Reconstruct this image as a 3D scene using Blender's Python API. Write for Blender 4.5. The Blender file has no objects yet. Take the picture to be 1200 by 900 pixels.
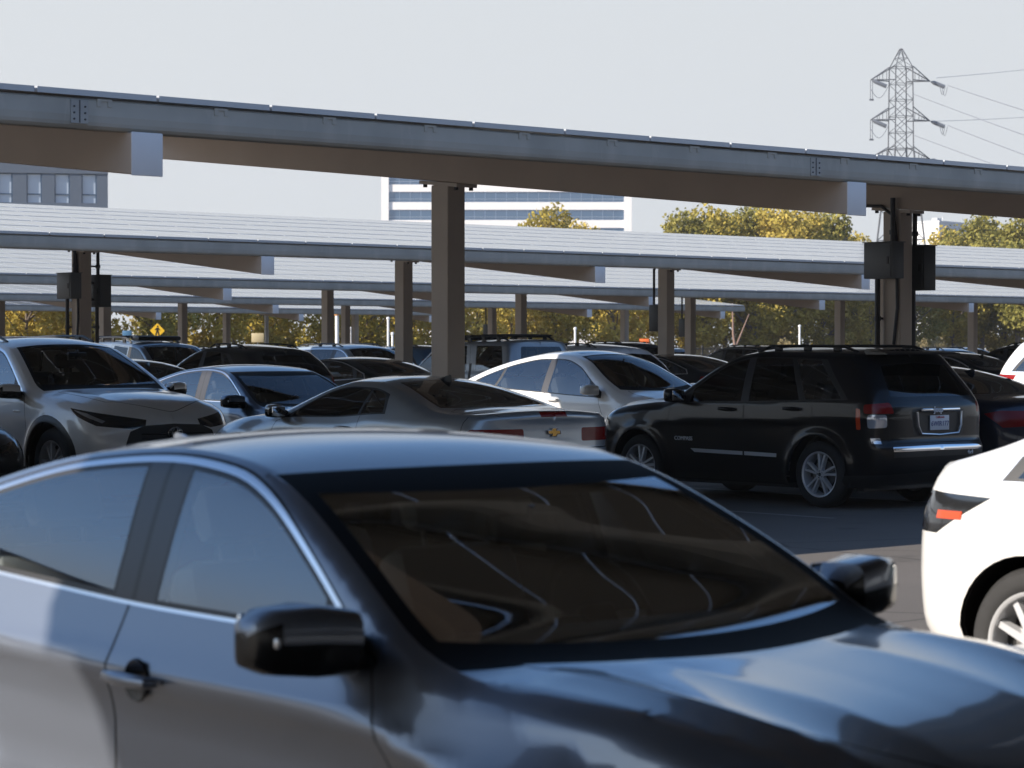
import bpy, bmesh, math, random
import numpy as np
from mathutils import Vector, Matrix
from mathutils.geometry import delaunay_2d_cdt

random.seed(11); np.random.seed(11)
SC = bpy.context.scene
COL = SC.collection
R_ = math.radians

# ------------------------------------------------------------------ materials
MATS = {}
def mat(name, col=(.5,.5,.5), rough=.5, metal=0., coat=0., spec=.5, noise=0., nscale=8., emit=None, bump=0., bscale=40.):
    if name in MATS: return MATS[name]
    m = bpy.data.materials.new(name); m.use_nodes = True
    nt = m.node_tree; b = nt.nodes['Principled BSDF']
    b.inputs['Base Color'].default_value = (*col, 1)
    b.inputs['Roughness'].default_value = rough
    b.inputs['Metallic'].default_value = metal
    b.inputs['Coat Weight'].default_value = coat
    b.inputs['Coat Roughness'].default_value = .06
    b.inputs['Specular IOR Level'].default_value = spec
    tc = None
    if noise or bump:
        tc = nt.nodes.new('ShaderNodeTexCoord')
    if noise:
        n = nt.nodes.new('ShaderNodeTexNoise'); n.inputs['Scale'].default_value = nscale; n.inputs['Detail'].default_value = 5
        nt.links.new(tc.outputs['Object'], n.inputs['Vector'])
        mx = nt.nodes.new('ShaderNodeMix'); mx.data_type = 'RGBA'
        mx.inputs['A'].default_value = (*[c*(1-noise) for c in col], 1)
        mx.inputs['B'].default_value = (*[min(1, c*(1+noise)) for c in col], 1)
        nt.links.new(n.outputs['Fac'], mx.inputs['Factor'])
        nt.links.new(mx.outputs['Result'], b.inputs['Base Color'])
    if bump:
        n2 = nt.nodes.new('ShaderNodeTexNoise'); n2.inputs['Scale'].default_value = bscale; n2.inputs['Detail'].default_value = 4
        nt.links.new(tc.outputs['Object'], n2.inputs['Vector'])
        bp = nt.nodes.new('ShaderNodeBump'); bp.inputs['Strength'].default_value = bump; bp.inputs['Distance'].default_value = .02
        nt.links.new(n2.outputs['Fac'], bp.inputs['Height']); nt.links.new(bp.outputs['Normal'], b.inputs['Normal'])
    if emit:
        b.inputs['Emission Color'].default_value = (*emit[:3], 1); b.inputs['Emission Strength'].default_value = emit[3]
    MATS[name] = m
    return m

def paint_mat(name, metal, rough):
    m = mat(name, (.5,.5,.5), rough, metal, 1.)
    nt = m.node_tree; b = nt.nodes['Principled BSDF']
    oi = nt.nodes.new('ShaderNodeObjectInfo')
    # a breath of road dust, stronger low on the body
    tc = nt.nodes.new('ShaderNodeTexCoord'); n = nt.nodes.new('ShaderNodeTexNoise'); n.inputs['Scale'].default_value = 3.; n.inputs['Detail'].default_value = 6
    nt.links.new(tc.outputs['Object'], n.inputs['Vector'])
    sp = nt.nodes.new('ShaderNodeSeparateXYZ'); nt.links.new(tc.outputs['Object'], sp.inputs[0])
    mr = nt.nodes.new('ShaderNodeMapRange'); mr.inputs['From Min'].default_value = .75; mr.inputs['From Max'].default_value = .15
    mr.inputs['To Min'].default_value = .0; mr.inputs['To Max'].default_value = .07
    nt.links.new(sp.outputs['Z'], mr.inputs['Value'])
    mu = nt.nodes.new('ShaderNodeMath'); mu.operation = 'MULTIPLY'
    nt.links.new(mr.outputs[0], mu.inputs[0]); nt.links.new(n.outputs['Fac'], mu.inputs[1])
    mx = nt.nodes.new('ShaderNodeMix'); mx.data_type = 'RGBA'; mx.inputs['B'].default_value = (.2,.17,.14,1)
    nt.links.new(mu.outputs[0], mx.inputs['Factor']); nt.links.new(oi.outputs['Color'], mx.inputs['A'])
    nt.links.new(mx.outputs['Result'], b.inputs['Base Color'])
    return m
PAINT_M = paint_mat('metallic_car_paint', .6, .36)
PAINT_K = paint_mat('black_car_paint', 0., .3); PAINT_K.node_tree.nodes['Principled BSDF'].inputs['Coat Weight'].default_value=.45; PAINT_K.node_tree.nodes['Principled BSDF'].inputs['Specular IOR Level'].default_value=.25
PAINT_S = paint_mat('solid_car_paint', 0., .35)

def glass_mat(name, tint, ior=1.5, extra=0., mul=1.35):
    m = bpy.data.materials.new(name); m.use_nodes = True
    nt = m.node_tree; nt.nodes.clear()
    out = nt.nodes.new('ShaderNodeOutputMaterial')
    t = nt.nodes.new('ShaderNodeBsdfTransparent'); t.inputs['Color'].default_value = (*tint, 1)
    g = nt.nodes.new('ShaderNodeBsdfGlossy'); g.inputs['Roughness'].default_value = .012; g.inputs['Color'].default_value = (.95,.97,1,1)
    f = nt.nodes.new('ShaderNodeFresnel'); f.inputs['IOR'].default_value = ior
    a = nt.nodes.new('ShaderNodeMath'); a.operation = 'MULTIPLY_ADD'; a.inputs[1].default_value = mul; a.inputs[2].default_value = extra
    a.use_clamp = True
    nt.links.new(f.outputs[0], a.inputs[0])
    mx = nt.nodes.new('ShaderNodeMixShader')
    nt.links.new(a.outputs[0], mx.inputs[0]); nt.links.new(t.outputs[0], mx.inputs[1]); nt.links.new(g.outputs[0], mx.inputs[2])
    nt.links.new(mx.outputs[0], out.inputs[0])
    MATS[name] = m
    return m
M_COWL = mat('matte_black_cowl', (.008,.008,.009), .7, spec=.15)
G_WINDPLAIN = glass_mat('plain_windshield_glass', (.5,.53,.5), 1.45, 0., .75)
G_CLEAR = glass_mat('clear_car_glass', (.55,.62,.6))
G_WIND = glass_mat('windshield_glass', (.80,.84,.80), 1.5, .16)
G_TINT = glass_mat('tinted_car_glass', (.10,.11,.115))
G_SIDE = glass_mat('side_car_glass', (.70,.76,.78), 1.55, .07)
M_BLACK = mat('black_plastic', (.012,.012,.013), .45)
M_GLOSSBLACK = mat('gloss_black_trim', (.008,.008,.009), .22, 0, .12, .3)
M_PILLAR = mat('pillar_black_film', (.035,.035,.04), .35)
M_GAP = mat('panel_gap', (.006,.006,.007), .8)
M_CHROME = mat('chrome', (.82,.83,.85), .1, 1.)
M_SATIN = mat('satin_chrome', (.7,.71,.73), .28, 1.)
M_TYRE = mat('tyre_rubber', (.018,.018,.019), .75, noise=.4, nscale=14)
M_ALLOY = mat('alloy_rim', (.56,.57,.59), .35, .45)
M_DARKALLOY = mat('dark_alloy', (.06,.06,.065), .35, .6)
M_RED = mat('red_lamp_lens', (.20,.004,.004), .25, 0, .15, .3)
M_AMBER = mat('amber_lamp_lens', (.50,.055,.012), .2, 0, .8)
M_CLEARLENS = mat('clear_lamp_lens', (.5,.52,.56), .12, .6, .8)
M_DARKLENS = mat('dark_lamp_housing', (.015,.016,.018), .1, 0, .9)
M_CLOTH = mat('dark_seat_cloth', (.035,.035,.038), .85)
M_GREYCLOTH = mat('grey_seat_cloth', (.34,.33,.32), .85)
M_LINER = mat('headliner', (.2,.19,.18), .9)
M_DASH = mat('dashboard_plastic', (.045,.043,.040), .6)
M_PLATE = mat('plate_white', (.6,.62,.66), .4)
M_PLATETXT = mat('plate_ink', (.03,.05,.2), .5)
M_REDINK = mat('plate_red_ink', (.5,.03,.04), .5)
M_LETTER = mat('bright_lettering', (.72,.73,.75), .3)
M_MOULD = mat('silver_moulding', (.50,.51,.53), .35)
M_GOLD = mat('gold_emblem', (.65,.38,.10), .25, .8)

# ------------------------------------------------------------------ objects
def tag(o, label=None, cat=None, group=None, kind=None):
    if label: o['label'] = label
    if cat: o['category'] = cat
    if group: o['group'] = group
    if kind: o['kind'] = kind
    return o
def empty(name, loc=(0,0,0), rz=0.):
    o = bpy.data.objects.new(name, None); COL.objects.link(o)
    o.location = loc; o.rotation_euler = (0,0,rz); o.empty_display_size = .3
    return o
def link_mesh(name, me, parent=None, mats=()):
    for m in mats: me.materials.append(m)
    o = bpy.data.objects.new(name, me); COL.objects.link(o)
    if parent is not None: o.parent = parent
    return o
def copy_tree(o, parent=None):
    c = o.copy(); COL.objects.link(c)
    if parent is not None:
        c.parent = parent
    for ch in list(o.children): copy_tree(ch, c)
    return c
def paint(o, col):
    o.color = (*col, 1)
    for ch in o.children: paint(ch, col)

class MB:
    """collects shapes into one mesh"""
    def __init__(s): s.v=[]; s.f=[]; s.m=[]; s.sm=[]
    def add(s, vs, fs, mi=0, smooth=False):
        b=len(s.v); s.v += [tuple(v) for v in vs]; s.f += [tuple(i+b for i in f) for f in fs]
        s.m += [mi]*len(fs); s.sm += [smooth]*len(fs)
    def box(s, x0,x1,y0,y1,z0,z1, mi=0, M=None):
        vs=[Vector((x,y,z)) for x in (x0,x1) for y in (y0,y1) for z in (z0,z1)]
        if M is not None: vs=[M@v for v in vs]
        s.add(vs, [(0,1,3,2),(4,6,7,5),(0,4,5,1),(2,3,7,6),(0,2,6,4),(1,5,7,3)], mi)
    def tube(s, pts, r, n=8, mi=0, cap=True, smooth=True):
        pts=[Vector(p) for p in pts]; rs = r if isinstance(r,(list,tuple)) else [r]*len(pts)
        rings=[]; up=None
        for i,p in enumerate(pts):
            d=(pts[min(i+1,len(pts)-1)]-pts[max(i-1,0)]).normalized()
            if up is None or abs(d.dot(up))>.98: up=Vector((0,0,1)) if abs(d.z)<.9 else Vector((1,0,0))
            a=d.cross(up).normalized(); b=a.cross(d); up=b
            rings.append([p+(a*math.cos(t)+b*math.sin(t))*rs[i] for t in [2*math.pi*k/n for k in range(n)]])
        vs=[v for rg in rings for v in rg]; fs=[]
        for i in range(len(pts)-1):
            for k in range(n): fs.append((i*n+k,(i+1)*n+k,(i+1)*n+(k+1)%n,i*n+(k+1)%n))
        s.add(vs,fs,mi,smooth)
        if cap: s.add([v for v in rings[0]],[tuple(range(n))],mi); s.add([v for v in rings[-1]],[tuple(range(n-1,-1,-1))],mi)
    def lathe(s, prof, n=32, axis='y', mi=0, smooth=True, c=(0,0,0), M=None):
        """prof: (radius, offset along axis)"""
        vs=[]; fs=[]
        for r,o in prof:
            for k in range(n):
                a=2*math.pi*k/n; p={'y':(r*math.cos(a),o,r*math.sin(a)),'z':(r*math.cos(a),r*math.sin(a),o),'x':(o,r*math.cos(a),r*math.sin(a))}[axis]
                v=Vector((p[0]+c[0],p[1]+c[1],p[2]+c[2])); vs.append(M@v if M is not None else v)
        for i in range(len(prof)-1):
            for k in range(n): fs.append((i*n+k,i*n+(k+1)%n,(i+1)*n+(k+1)%n,(i+1)*n+k))
        s.add(vs,fs,mi,smooth)
    def prism(s, poly, d0, d1, fn, mi=0):
        """poly in 2D, extruded from d0 to d1; fn(u,v,d)->xyz"""
        n=len(poly); vs=[fn(u,v,d0) for u,v in poly]+[fn(u,v,d1) for u,v in poly]
        s.add(vs,[tuple(range(n-1,-1,-1)),tuple(range(n,2*n))]+[(i,(i+1)%n,n+(i+1)%n,n+i) for i in range(n)],mi)
    def rbox(s, c, size, r=.03, mi=0, M=None, seg=2):
        bm=bmesh.new(); bmesh.ops.create_cube(bm,size=1)
        for v in bm.verts: v.co=Vector((v.co.x*size[0],v.co.y*size[1],v.co.z*size[2]))
        bmesh.ops.bevel(bm,geom=bm.edges[:],offset=r,segments=seg,profile=.5,affect='EDGES')
        bm.verts.index_update()
        vs=[v.co.copy() for v in bm.verts]; fs=[tuple(v.index for v in f.verts) for f in bm.faces]
        c=Vector(c); vs=[(M@v if M is not None else v)+c for v in vs]
        s.add(vs,fs,mi,True); bm.free()
    def build(s, name, mats, parent=None, loc=None):
        me=bpy.data.meshes.new(name); me.from_pydata(s.v,[],s.f)
        if not isinstance(mats,(list,tuple)): mats=[mats]
        me.polygons.foreach_set('material_index',s.m); me.polygons.foreach_set('use_smooth',s.sm)
        bm=bmesh.new(); bm.from_mesh(me); bmesh.ops.recalc_face_normals(bm,faces=bm.faces); bm.to_mesh(me); bm.free()
        o=link_mesh(name,me,parent,mats)
        if loc is not None: o.location=loc
        if any(s.sm):
            try: me.set_sharp_from_angle(angle=R_(38))
            except Exception: pass
        return o

def text_obj(name, body, size, parent, M, material, ext=.002, align='CENTER'):
    cu=bpy.data.curves.new(name,'FONT'); cu.body=body; cu.size=size; cu.extrude=ext; cu.align_x=align; cu.align_y='CENTER'; cu.resolution_u=3
    cu.materials.append(material)
    t=bpy.data.objects.new(name,cu); COL.objects.link(t); bpy.context.view_layer.update()
    me=bpy.data.meshes.new_from_object(t.evaluated_get(bpy.context.evaluated_depsgraph_get())); bpy.data.objects.remove(t)
    o=bpy.data.objects.new(name,me); COL.objects.link(o); o.parent=parent; o.matrix_local=M
    return o

# ------------------------------------------------------------------ smooth 1-D tables
class PC:
    def __init__(s, pts):
        pts=sorted(pts); s.x=np.array([p[0] for p in pts],float); s.y=np.array([p[1] for p in pts],float)
        h=np.diff(s.x); d=np.diff(s.y)/h; m=np.zeros_like(s.x)
        for i in range(1,len(m)-1):
            if d[i-1]*d[i]>0:
                w1=2*h[i]+h[i-1]; w2=h[i]+2*h[i-1]; m[i]=(w1+w2)/(w1/d[i-1]+w2/d[i])
        m[0]=d[0]; m[-1]=d[-1]; s.m=m
    def __call__(s, q):
        q=np.clip(np.asarray(q,float),s.x[0],s.x[-1])
        i=np.clip(np.searchsorted(s.x,q)-1,0,len(s.x)-2); h=s.x[i+1]-s.x[i]; t=(q-s.x[i])/h
        return ((2*t**3-3*t**2+1)*s.y[i]+(t**3-2*t**2+t)*h*s.m[i]+(-2*t**3+3*t**2)*s.y[i+1]+(t**3-t**2)*h*s.m[i+1])

class SPC:
    """the same table with its slope changes softened over sg metres"""
    def __init__(s, pts, sg):
        f=PC(pts); a,b=f.x[0],f.x[-1]; n=2400; pad=4*sg; h=(b-a+2*pad)/n; X=np.linspace(a-pad,b+pad,n+1)
        Yv=f(X); Yv=np.where(X<a,f.y[0]+(X-a)*f.m[0],np.where(X>b,f.y[-1]+(X-b)*f.m[-1],Yv))
        k=int(3.2*sg/h); w=np.exp(-.5*(np.arange(-k,k+1)*h/sg)**2); w/=w.sum()
        Z=np.convolve(np.pad(Yv,k,mode='edge'),w,mode='valid'); m=(X>=a)&(X<=b); s.X=X[m]; s.Z=Z[m]
    def __call__(s,q): return np.interp(q,s.X,s.Z)

def inpoly(P, poly):
    x=P[:,0]; y=P[:,1]; poly=np.asarray(poly,float); ins=np.zeros(len(P),bool)
    x0,y0=poly.min(0); x1,y1=poly.max(0)
    c=np.where((x>=x0)&(x<=x1)&(y>=y0)&(y<=y1))[0]
    if len(c)==0: return ins
    xx=x[c]; yy=y[c]; r=np.zeros(len(c),bool)
    a=poly; b=np.roll(poly,-1,0)
    for (ax,ay),(bx,by) in zip(a,b):
        if ay==by: continue
        k=((ay>yy)!=(by>yy))&(xx<(bx-ax)*(yy-ay)/(by-ay)+ax); r^=k
    ins[c]=r
    return ins
def densify(poly, step):
    out=[]
    n=len(poly)
    for i in range(n):
        a=np.array(poly[i],float); b=np.array(poly[(i+1)%n],float); k=max(1,int(np.hypot(*(b-a))/step))
        for j in range(k): out.append(tuple(a+(b-a)*j/k))
    return out
def strip(line, w):
    """thin polygon around a 2-D polyline"""
    L=[np.array(p,float) for p in line]; A=[];B=[]
    for i,p in enumerate(L):
        d=L[min(i+1,len(L)-1)]-L[max(i-1,0)]; d=d/np.hypot(*d); n=np.array((-d[1],d[0]))*w/2
        A.append(tuple(p+n)); B.append(tuple(p-n))
    return A+B[::-1]
def grow(poly, e):
    """offset a closed polygon outwards by e"""
    P=np.array(poly,float); a=0.5*np.sum(P[:,0]*np.roll(P[:,1],-1)-np.roll(P[:,0],-1)*P[:,1])
    if a<0: P=P[::-1]
    prv=np.roll(P,1,0); nxt=np.roll(P,-1,0); out=[]
    for p,q,r in zip(prv,P,nxt):
        d1=q-p; d2=r-q
        d1=d1/(np.hypot(*d1)+1e-9); d2=d2/(np.hypot(*d2)+1e-9)
        n=np.array((d1[1]+d2[1],-(d1[0]+d2[0]))); l=np.hypot(*n)
        n=n/(l+1e-9); k=max(.4,(1+np.dot(d1,d2))/2)**.5
        out.append(tuple(q+n*e/k))
    return out
def round_poly(poly, r, n=4):
    """fillet the corners of a polygon"""
    out=[]; N=len(poly)
    for i in range(N):
        p=np.array(poly[i-1],float); q=np.array(poly[i],float); t=np.array(poly[(i+1)%N],float)
        a=p-q; b=t-q; la=np.hypot(*a); lb=np.hypot(*b); rr=min(r,la*.45,lb*.45)
        A=q+a/la*rr; B=q+b/lb*rr
        for k in range(n+1):
            s=k/n; out.append(tuple((1-s)**2*A+2*s*(1-s)*q+s*s*B))
    return out
def tess(boundary, feats, step, fstep=None):
    """boundary: closed polygon; feats: [(name, polygon)], later ones win. -> verts Nx2, faces Mx3, names M"""
    fstep=fstep or step
    pts=[]; edges=[]
    def addpoly(p):
        b=len(pts); n=len(p); pts.extend(p)
        edges.extend((b+i,b+(i+1)%n) for i in range(n))
    bd=densify(boundary,step); addpoly(bd)
    for _,p in feats: addpoly(densify(p,fstep))
    B=np.array(bd); x0,y0=B.min(0); x1,y1=B.max(0)
    gx=np.arange(x0+step/2,x1,step); gy=np.arange(y0+step/2,y1,step)
    G=np.array([(x+(step/2 if j%2 else 0),y) for j,y in enumerate(gy) for x in gx])
    if len(G): G=G[inpoly(G,B)]; pts.extend(map(tuple,G))
    V,_,F,_,_,_=delaunay_2d_cdt([Vector(p) for p in pts],edges,[],0,1e-5)
    V=np.array([tuple(v) for v in V]); F=np.array([f for f in F if len(f)==3],int)
    a=V[F[:,0]];b=V[F[:,1]];c=V[F[:,2]]
    ar=(b[:,0]-a[:,0])*(c[:,1]-a[:,1])-(b[:,1]-a[:,1])*(c[:,0]-a[:,0])
    F[ar<0]=F[ar<0][:,[0,2,1]]
    keep=np.abs(ar)>1e-9; F=F[keep]
    C=(V[F[:,0]]+V[F[:,1]]+V[F[:,2]])/3
    ok=inpoly(C,B); F=F[ok]; C=C[ok]
    nm=np.zeros(len(F),int)-1
    for k,(_,p) in enumerate(feats): nm[inpoly(C,p)]=k
    return V,F,[feats[k][0] if k>=0 else 'body' for k in nm]
# ------------------------------------------------------------------ car shells
def unit_curve(n, lx, ly):
    th=np.linspace(0,math.pi/2,400); X=np.sin(th)**(2/n); Y=np.cos(th)**(2/n)
    L=np.concatenate([[0],np.cumsum(np.hypot(np.diff(X)*lx,np.diff(Y)*ly))])
    a=L/L[-1]
    return (lambda q:np.interp(q,a,X)),(lambda q:np.interp(q,a,Y)),L[-1]

LOW=[(0,.10),(.1,.05),(.3,.015),(.55,.005),(.75,0),(.9,.012),(1,.035)]
class Shell:
    def __init__(s,P):
        s.P=P; s.ZC=SPC(P['top'],P.get('sg',.075)); s.ZR=SPC(P['rail'],P.get('sgr',.06)); s.WT=SPC(P['w'],.15); s.ZB=SPC(P['belt'],.08)
        s.XF=PC(P['xf']); s.XR=PC(P['xr']); s.LOWf=PC(P.get('low',LOW)); s.INS=PC(P['ins']); s.HR=PC(P['hr'])
        s.lf=P.get('lf',.46); s.lr=P.get('lr',.5); zr=P.get('zref',.55)
        s.fX,s.fY,s.Lf=unit_curve(P.get('nf',2.7),s.lf,.85); s.rX,s.rY,s.Lr=unit_curve(P.get('nr',3.0),s.lr,.85)
        s.xf0=float(s.XF(zr))-s.lf; s.xr0=float(s.XR(zr))+s.lr; s.xm=-P['wb']/2
        s.smax=s.xf0+s.Lf; s.smin=s.xr0-s.Lr; s.z0=P.get('z0',.19)
    def W(s,x,z):
        P=s.P; zb=s.ZB(x); v=np.clip((z-s.z0)/(zb-s.z0),0,1)
        ins=s.LOWf(v); dz=np.maximum(z-zb,0); t1,t2=P['tum']; ins=ins+t1*dz+t2*dz*dz
        k=np.clip(1-(s.ZR(x)-z)/s.HR(x),0,1); ins=ins+s.INS(x)*k**2.4
        w=s.WT(x)-ins
        for xa in (0,-P['wb']):           # wheel arch flare
            d=np.hypot(x-xa,z-P['r'])-P['ra']; w=w+P.get('flare',.012)*np.exp(-(np.maximum(d,0)/.07)**2)*(z<zb)
        for (a,b,zf,amp,wd) in P.get('crease',()):
            zz=zf(x); m=np.clip((x-a)/.25,0,1)*np.clip((b-x)/.25,0,1); w=w+amp*m*np.exp(-((z-zz)/wd)**2)
        return w
    def S(s,q,z):
        q=np.asarray(q,float); z=np.asarray(z,float); xf=s.XF(z); xr=s.XR(z); fc=xf-s.lf; rc=xr+s.lr
        x=np.where(q>s.xm, s.xm+(q-s.xm)*(fc-s.xm)/(s.xf0-s.xm), s.xm+(q-s.xm)*(rc-s.xm)/(s.xr0-s.xm))
        a=np.clip((q-s.xf0)/s.Lf,0,1); b=np.clip((s.xr0-q)/s.Lr,0,1)
        x=np.where(q>s.xf0, fc+s.lf*s.fX(a), x); x=np.where(q<s.xr0, rc-s.lr*s.rX(b), x)
        y=s.W(x,z)*np.where(q>s.xf0,s.fY(a),1.)*np.where(q<s.xr0,s.rY(b),1.)
        return np.stack([x,-y,z],-1)
    def N(s,q,z):
        e=.004; q=np.asarray(q,float); z=np.asarray(z,float)
        q1=np.minimum(q+e,s.smax); q0=np.maximum(q-e,s.smin)
        du=s.S(q1,z)-s.S(q0,z); dv=s.S(q,z+e)-s.S(q,z-e)
        n=np.cross(du,dv); return n/(np.linalg.norm(n,axis=-1,keepdims=True)+1e-12)
    def rail(s,q):
        q=np.asarray(q,float); z=np.full_like(q,.8)
        for _ in range(25): z=.5*z+.5*s.ZR(s.S(q,z)[...,0])
        return z
    def prep(s,step):
        q=np.linspace(s.smin,s.smax,max(40,int((s.smax-s.smin)/(step*.5)))); z=s.rail(q); p=s.S(q,z)
        s.rq=q; s.rz=z; s.rx=p[:,0]; s.ry=-p[:,1]
    def Y(s,x): return np.interp(x,s.rx,s.ry)
    def ZT(s,x,y):
        u=np.clip(np.abs(y)/np.maximum(s.Y(x),1e-4),0,1); zr=np.interp(x,s.rx,s.rz)
        z=zr+(s.ZC(x)-zr)*(1-u**s.P.get('crown',2.3))
        for (a,b,u0,amp,wd) in s.P.get('topcrease',()):
            m=np.clip((x-a)/.3,0,1)*np.clip((b-x)/.3,0,1); m=m*m*(3-2*m); z=z+amp*m*np.exp(-np.sqrt(((u-u0)/wd)**2+.004))
        return z
    def NT(s,x,y):
        e=.006; gx=(s.ZT(x+e,y)-s.ZT(x-e,y))/(2*e); gy=(s.ZT(x,y+e)-s.ZT(x,y-e))/(2*e)
        n=np.stack([-gx,-gy,np.ones_like(gx)],-1); return n/np.linalg.norm(n,axis=-1,keepdims=True)
    # feature polygons -------------------------------------------------
    def win(s,x0,k0,x1,k1,d,e,n=26):
        bot=[];top=[]
        for i in range(n+1):
            t=i/n; b=x0+(x1-x0)*t; k=k0+(k1-k0)*t; zb=float(s.ZB(b)); lo=zb+e; x=lambda z:b+k*(z-zb)
            f=lambda z: float(np.interp(x(z),s.rx,s.rz))-d-z
            if f(lo)<.004: continue
            a,c=lo,lo+1.2
            for _ in range(30):
                m=(a+c)/2
                if f(m)>0: a=m
                else: c=m
            bot.append((x(lo),lo)); top.append((x(a),a))
        return bot+top[::-1]
    def topregion(s,back,front,side,n=14):
        """half polygon on the top surface; back/front = (x at centre, x at edge); side = inset from rail (m) or fraction if <0"""
        def yed(x): return float(s.Y(x))*(-side) if side<0 else float(s.Y(x))-side
        B=[];F=[];E=[]
        for i in range(n+1):
            u=i/n
            xb=back[0]+(back[1]-back[0])*u*u; B.append((xb,-u*yed(xb)))
            xf=front[0]+(front[1]-front[0])*u*u; F.append((xf,-u*yed(xf)))
        for i in range(1,n):
            x=back[1]+(front[1]-back[1])*i/n; E.append((x,-yed(x)))
        B[0]=(B[0][0],0.02); F[0]=(F[0][0],.02)
        return B+E+F[::-1]

def shell_mesh(name,pts,F,N,parent,mats,mirror,mi=None,flip=False):
    """mirror: 'R' right side only, 'L' left only, 'B' both"""
    used=np.unique(F); idx=np.full(len(pts),-1); idx[used]=np.arange(len(used)); V=pts[used]; NN=N[used]; f=idx[F]
    if flip: f=f[:,::-1]; NN=-NN
    Vs=[];Fs=[];Ns=[];Ms=[]; b=0
    mi=np.zeros(len(F),int) if mi is None else mi
    if mirror in 'RB': Vs.append(V);Fs.append(f);Ns.append(NN);Ms.append(mi);b=len(V)
    if mirror in 'LB':
        k=np.array([1,-1,1]); Vs.append(V*k);Fs.append(f[:,::-1]+b);Ns.append(NN*k);Ms.append(mi)
    V=np.concatenate(Vs);f=np.concatenate(Fs);NN=np.concatenate(Ns);mi=np.concatenate(Ms)
    me=bpy.data.meshes.new(name); me.from_pydata(V.tolist(),[],f.tolist())
    me.polygons.foreach_set('use_smooth',[True]*len(f)); me.polygons.foreach_set('material_index',mi.tolist())
    me.update(); me.normals_split_custom_set_from_vertices([tuple(n) for n in NN])
    return link_mesh(name,me,parent,mats)

BODYSET={'body':0,'gap':1,'blk':2,'pil':3,'gloss':4,'cowl':5}
SIDED={'door':('door',None),'win':('window',G_SIDE),'head':('headlight',M_DARKLENS),'tail':('taillight',M_RED),'amber':('marker_light',M_AMBER),
       'lens':('reversing_light',M_CLEARLENS),'drl':('running_light',M_CLEARLENS),'qwin':('quarter_window',G_SIDE),'tint':('window',G_TINT),'sideclear':('window',G_CLEAR),'stripe':('side_moulding',M_MOULD)}
CENTRE={'hood':('hood',None),'trunk':('trunk_lid',None),'tailgate':('tailgate',None),'bumper':('bumper',None),'grille':('grille',M_BLACK),'wind':('windshield',G_WIND),
        'rear':('rear_window',G_TINT),'rearclear':('rear_window',G_CLEAR),'chrome':('window_trim',M_SATIN),'bright':('chrome_trim',M_CHROME),'clad':('cladding',M_BLACK),'roofglass':('sunroof',G_TINT),
        'xstripe':('side_moulding',M_MOULD),'stoplight':('brake_light',M_RED)}

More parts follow.
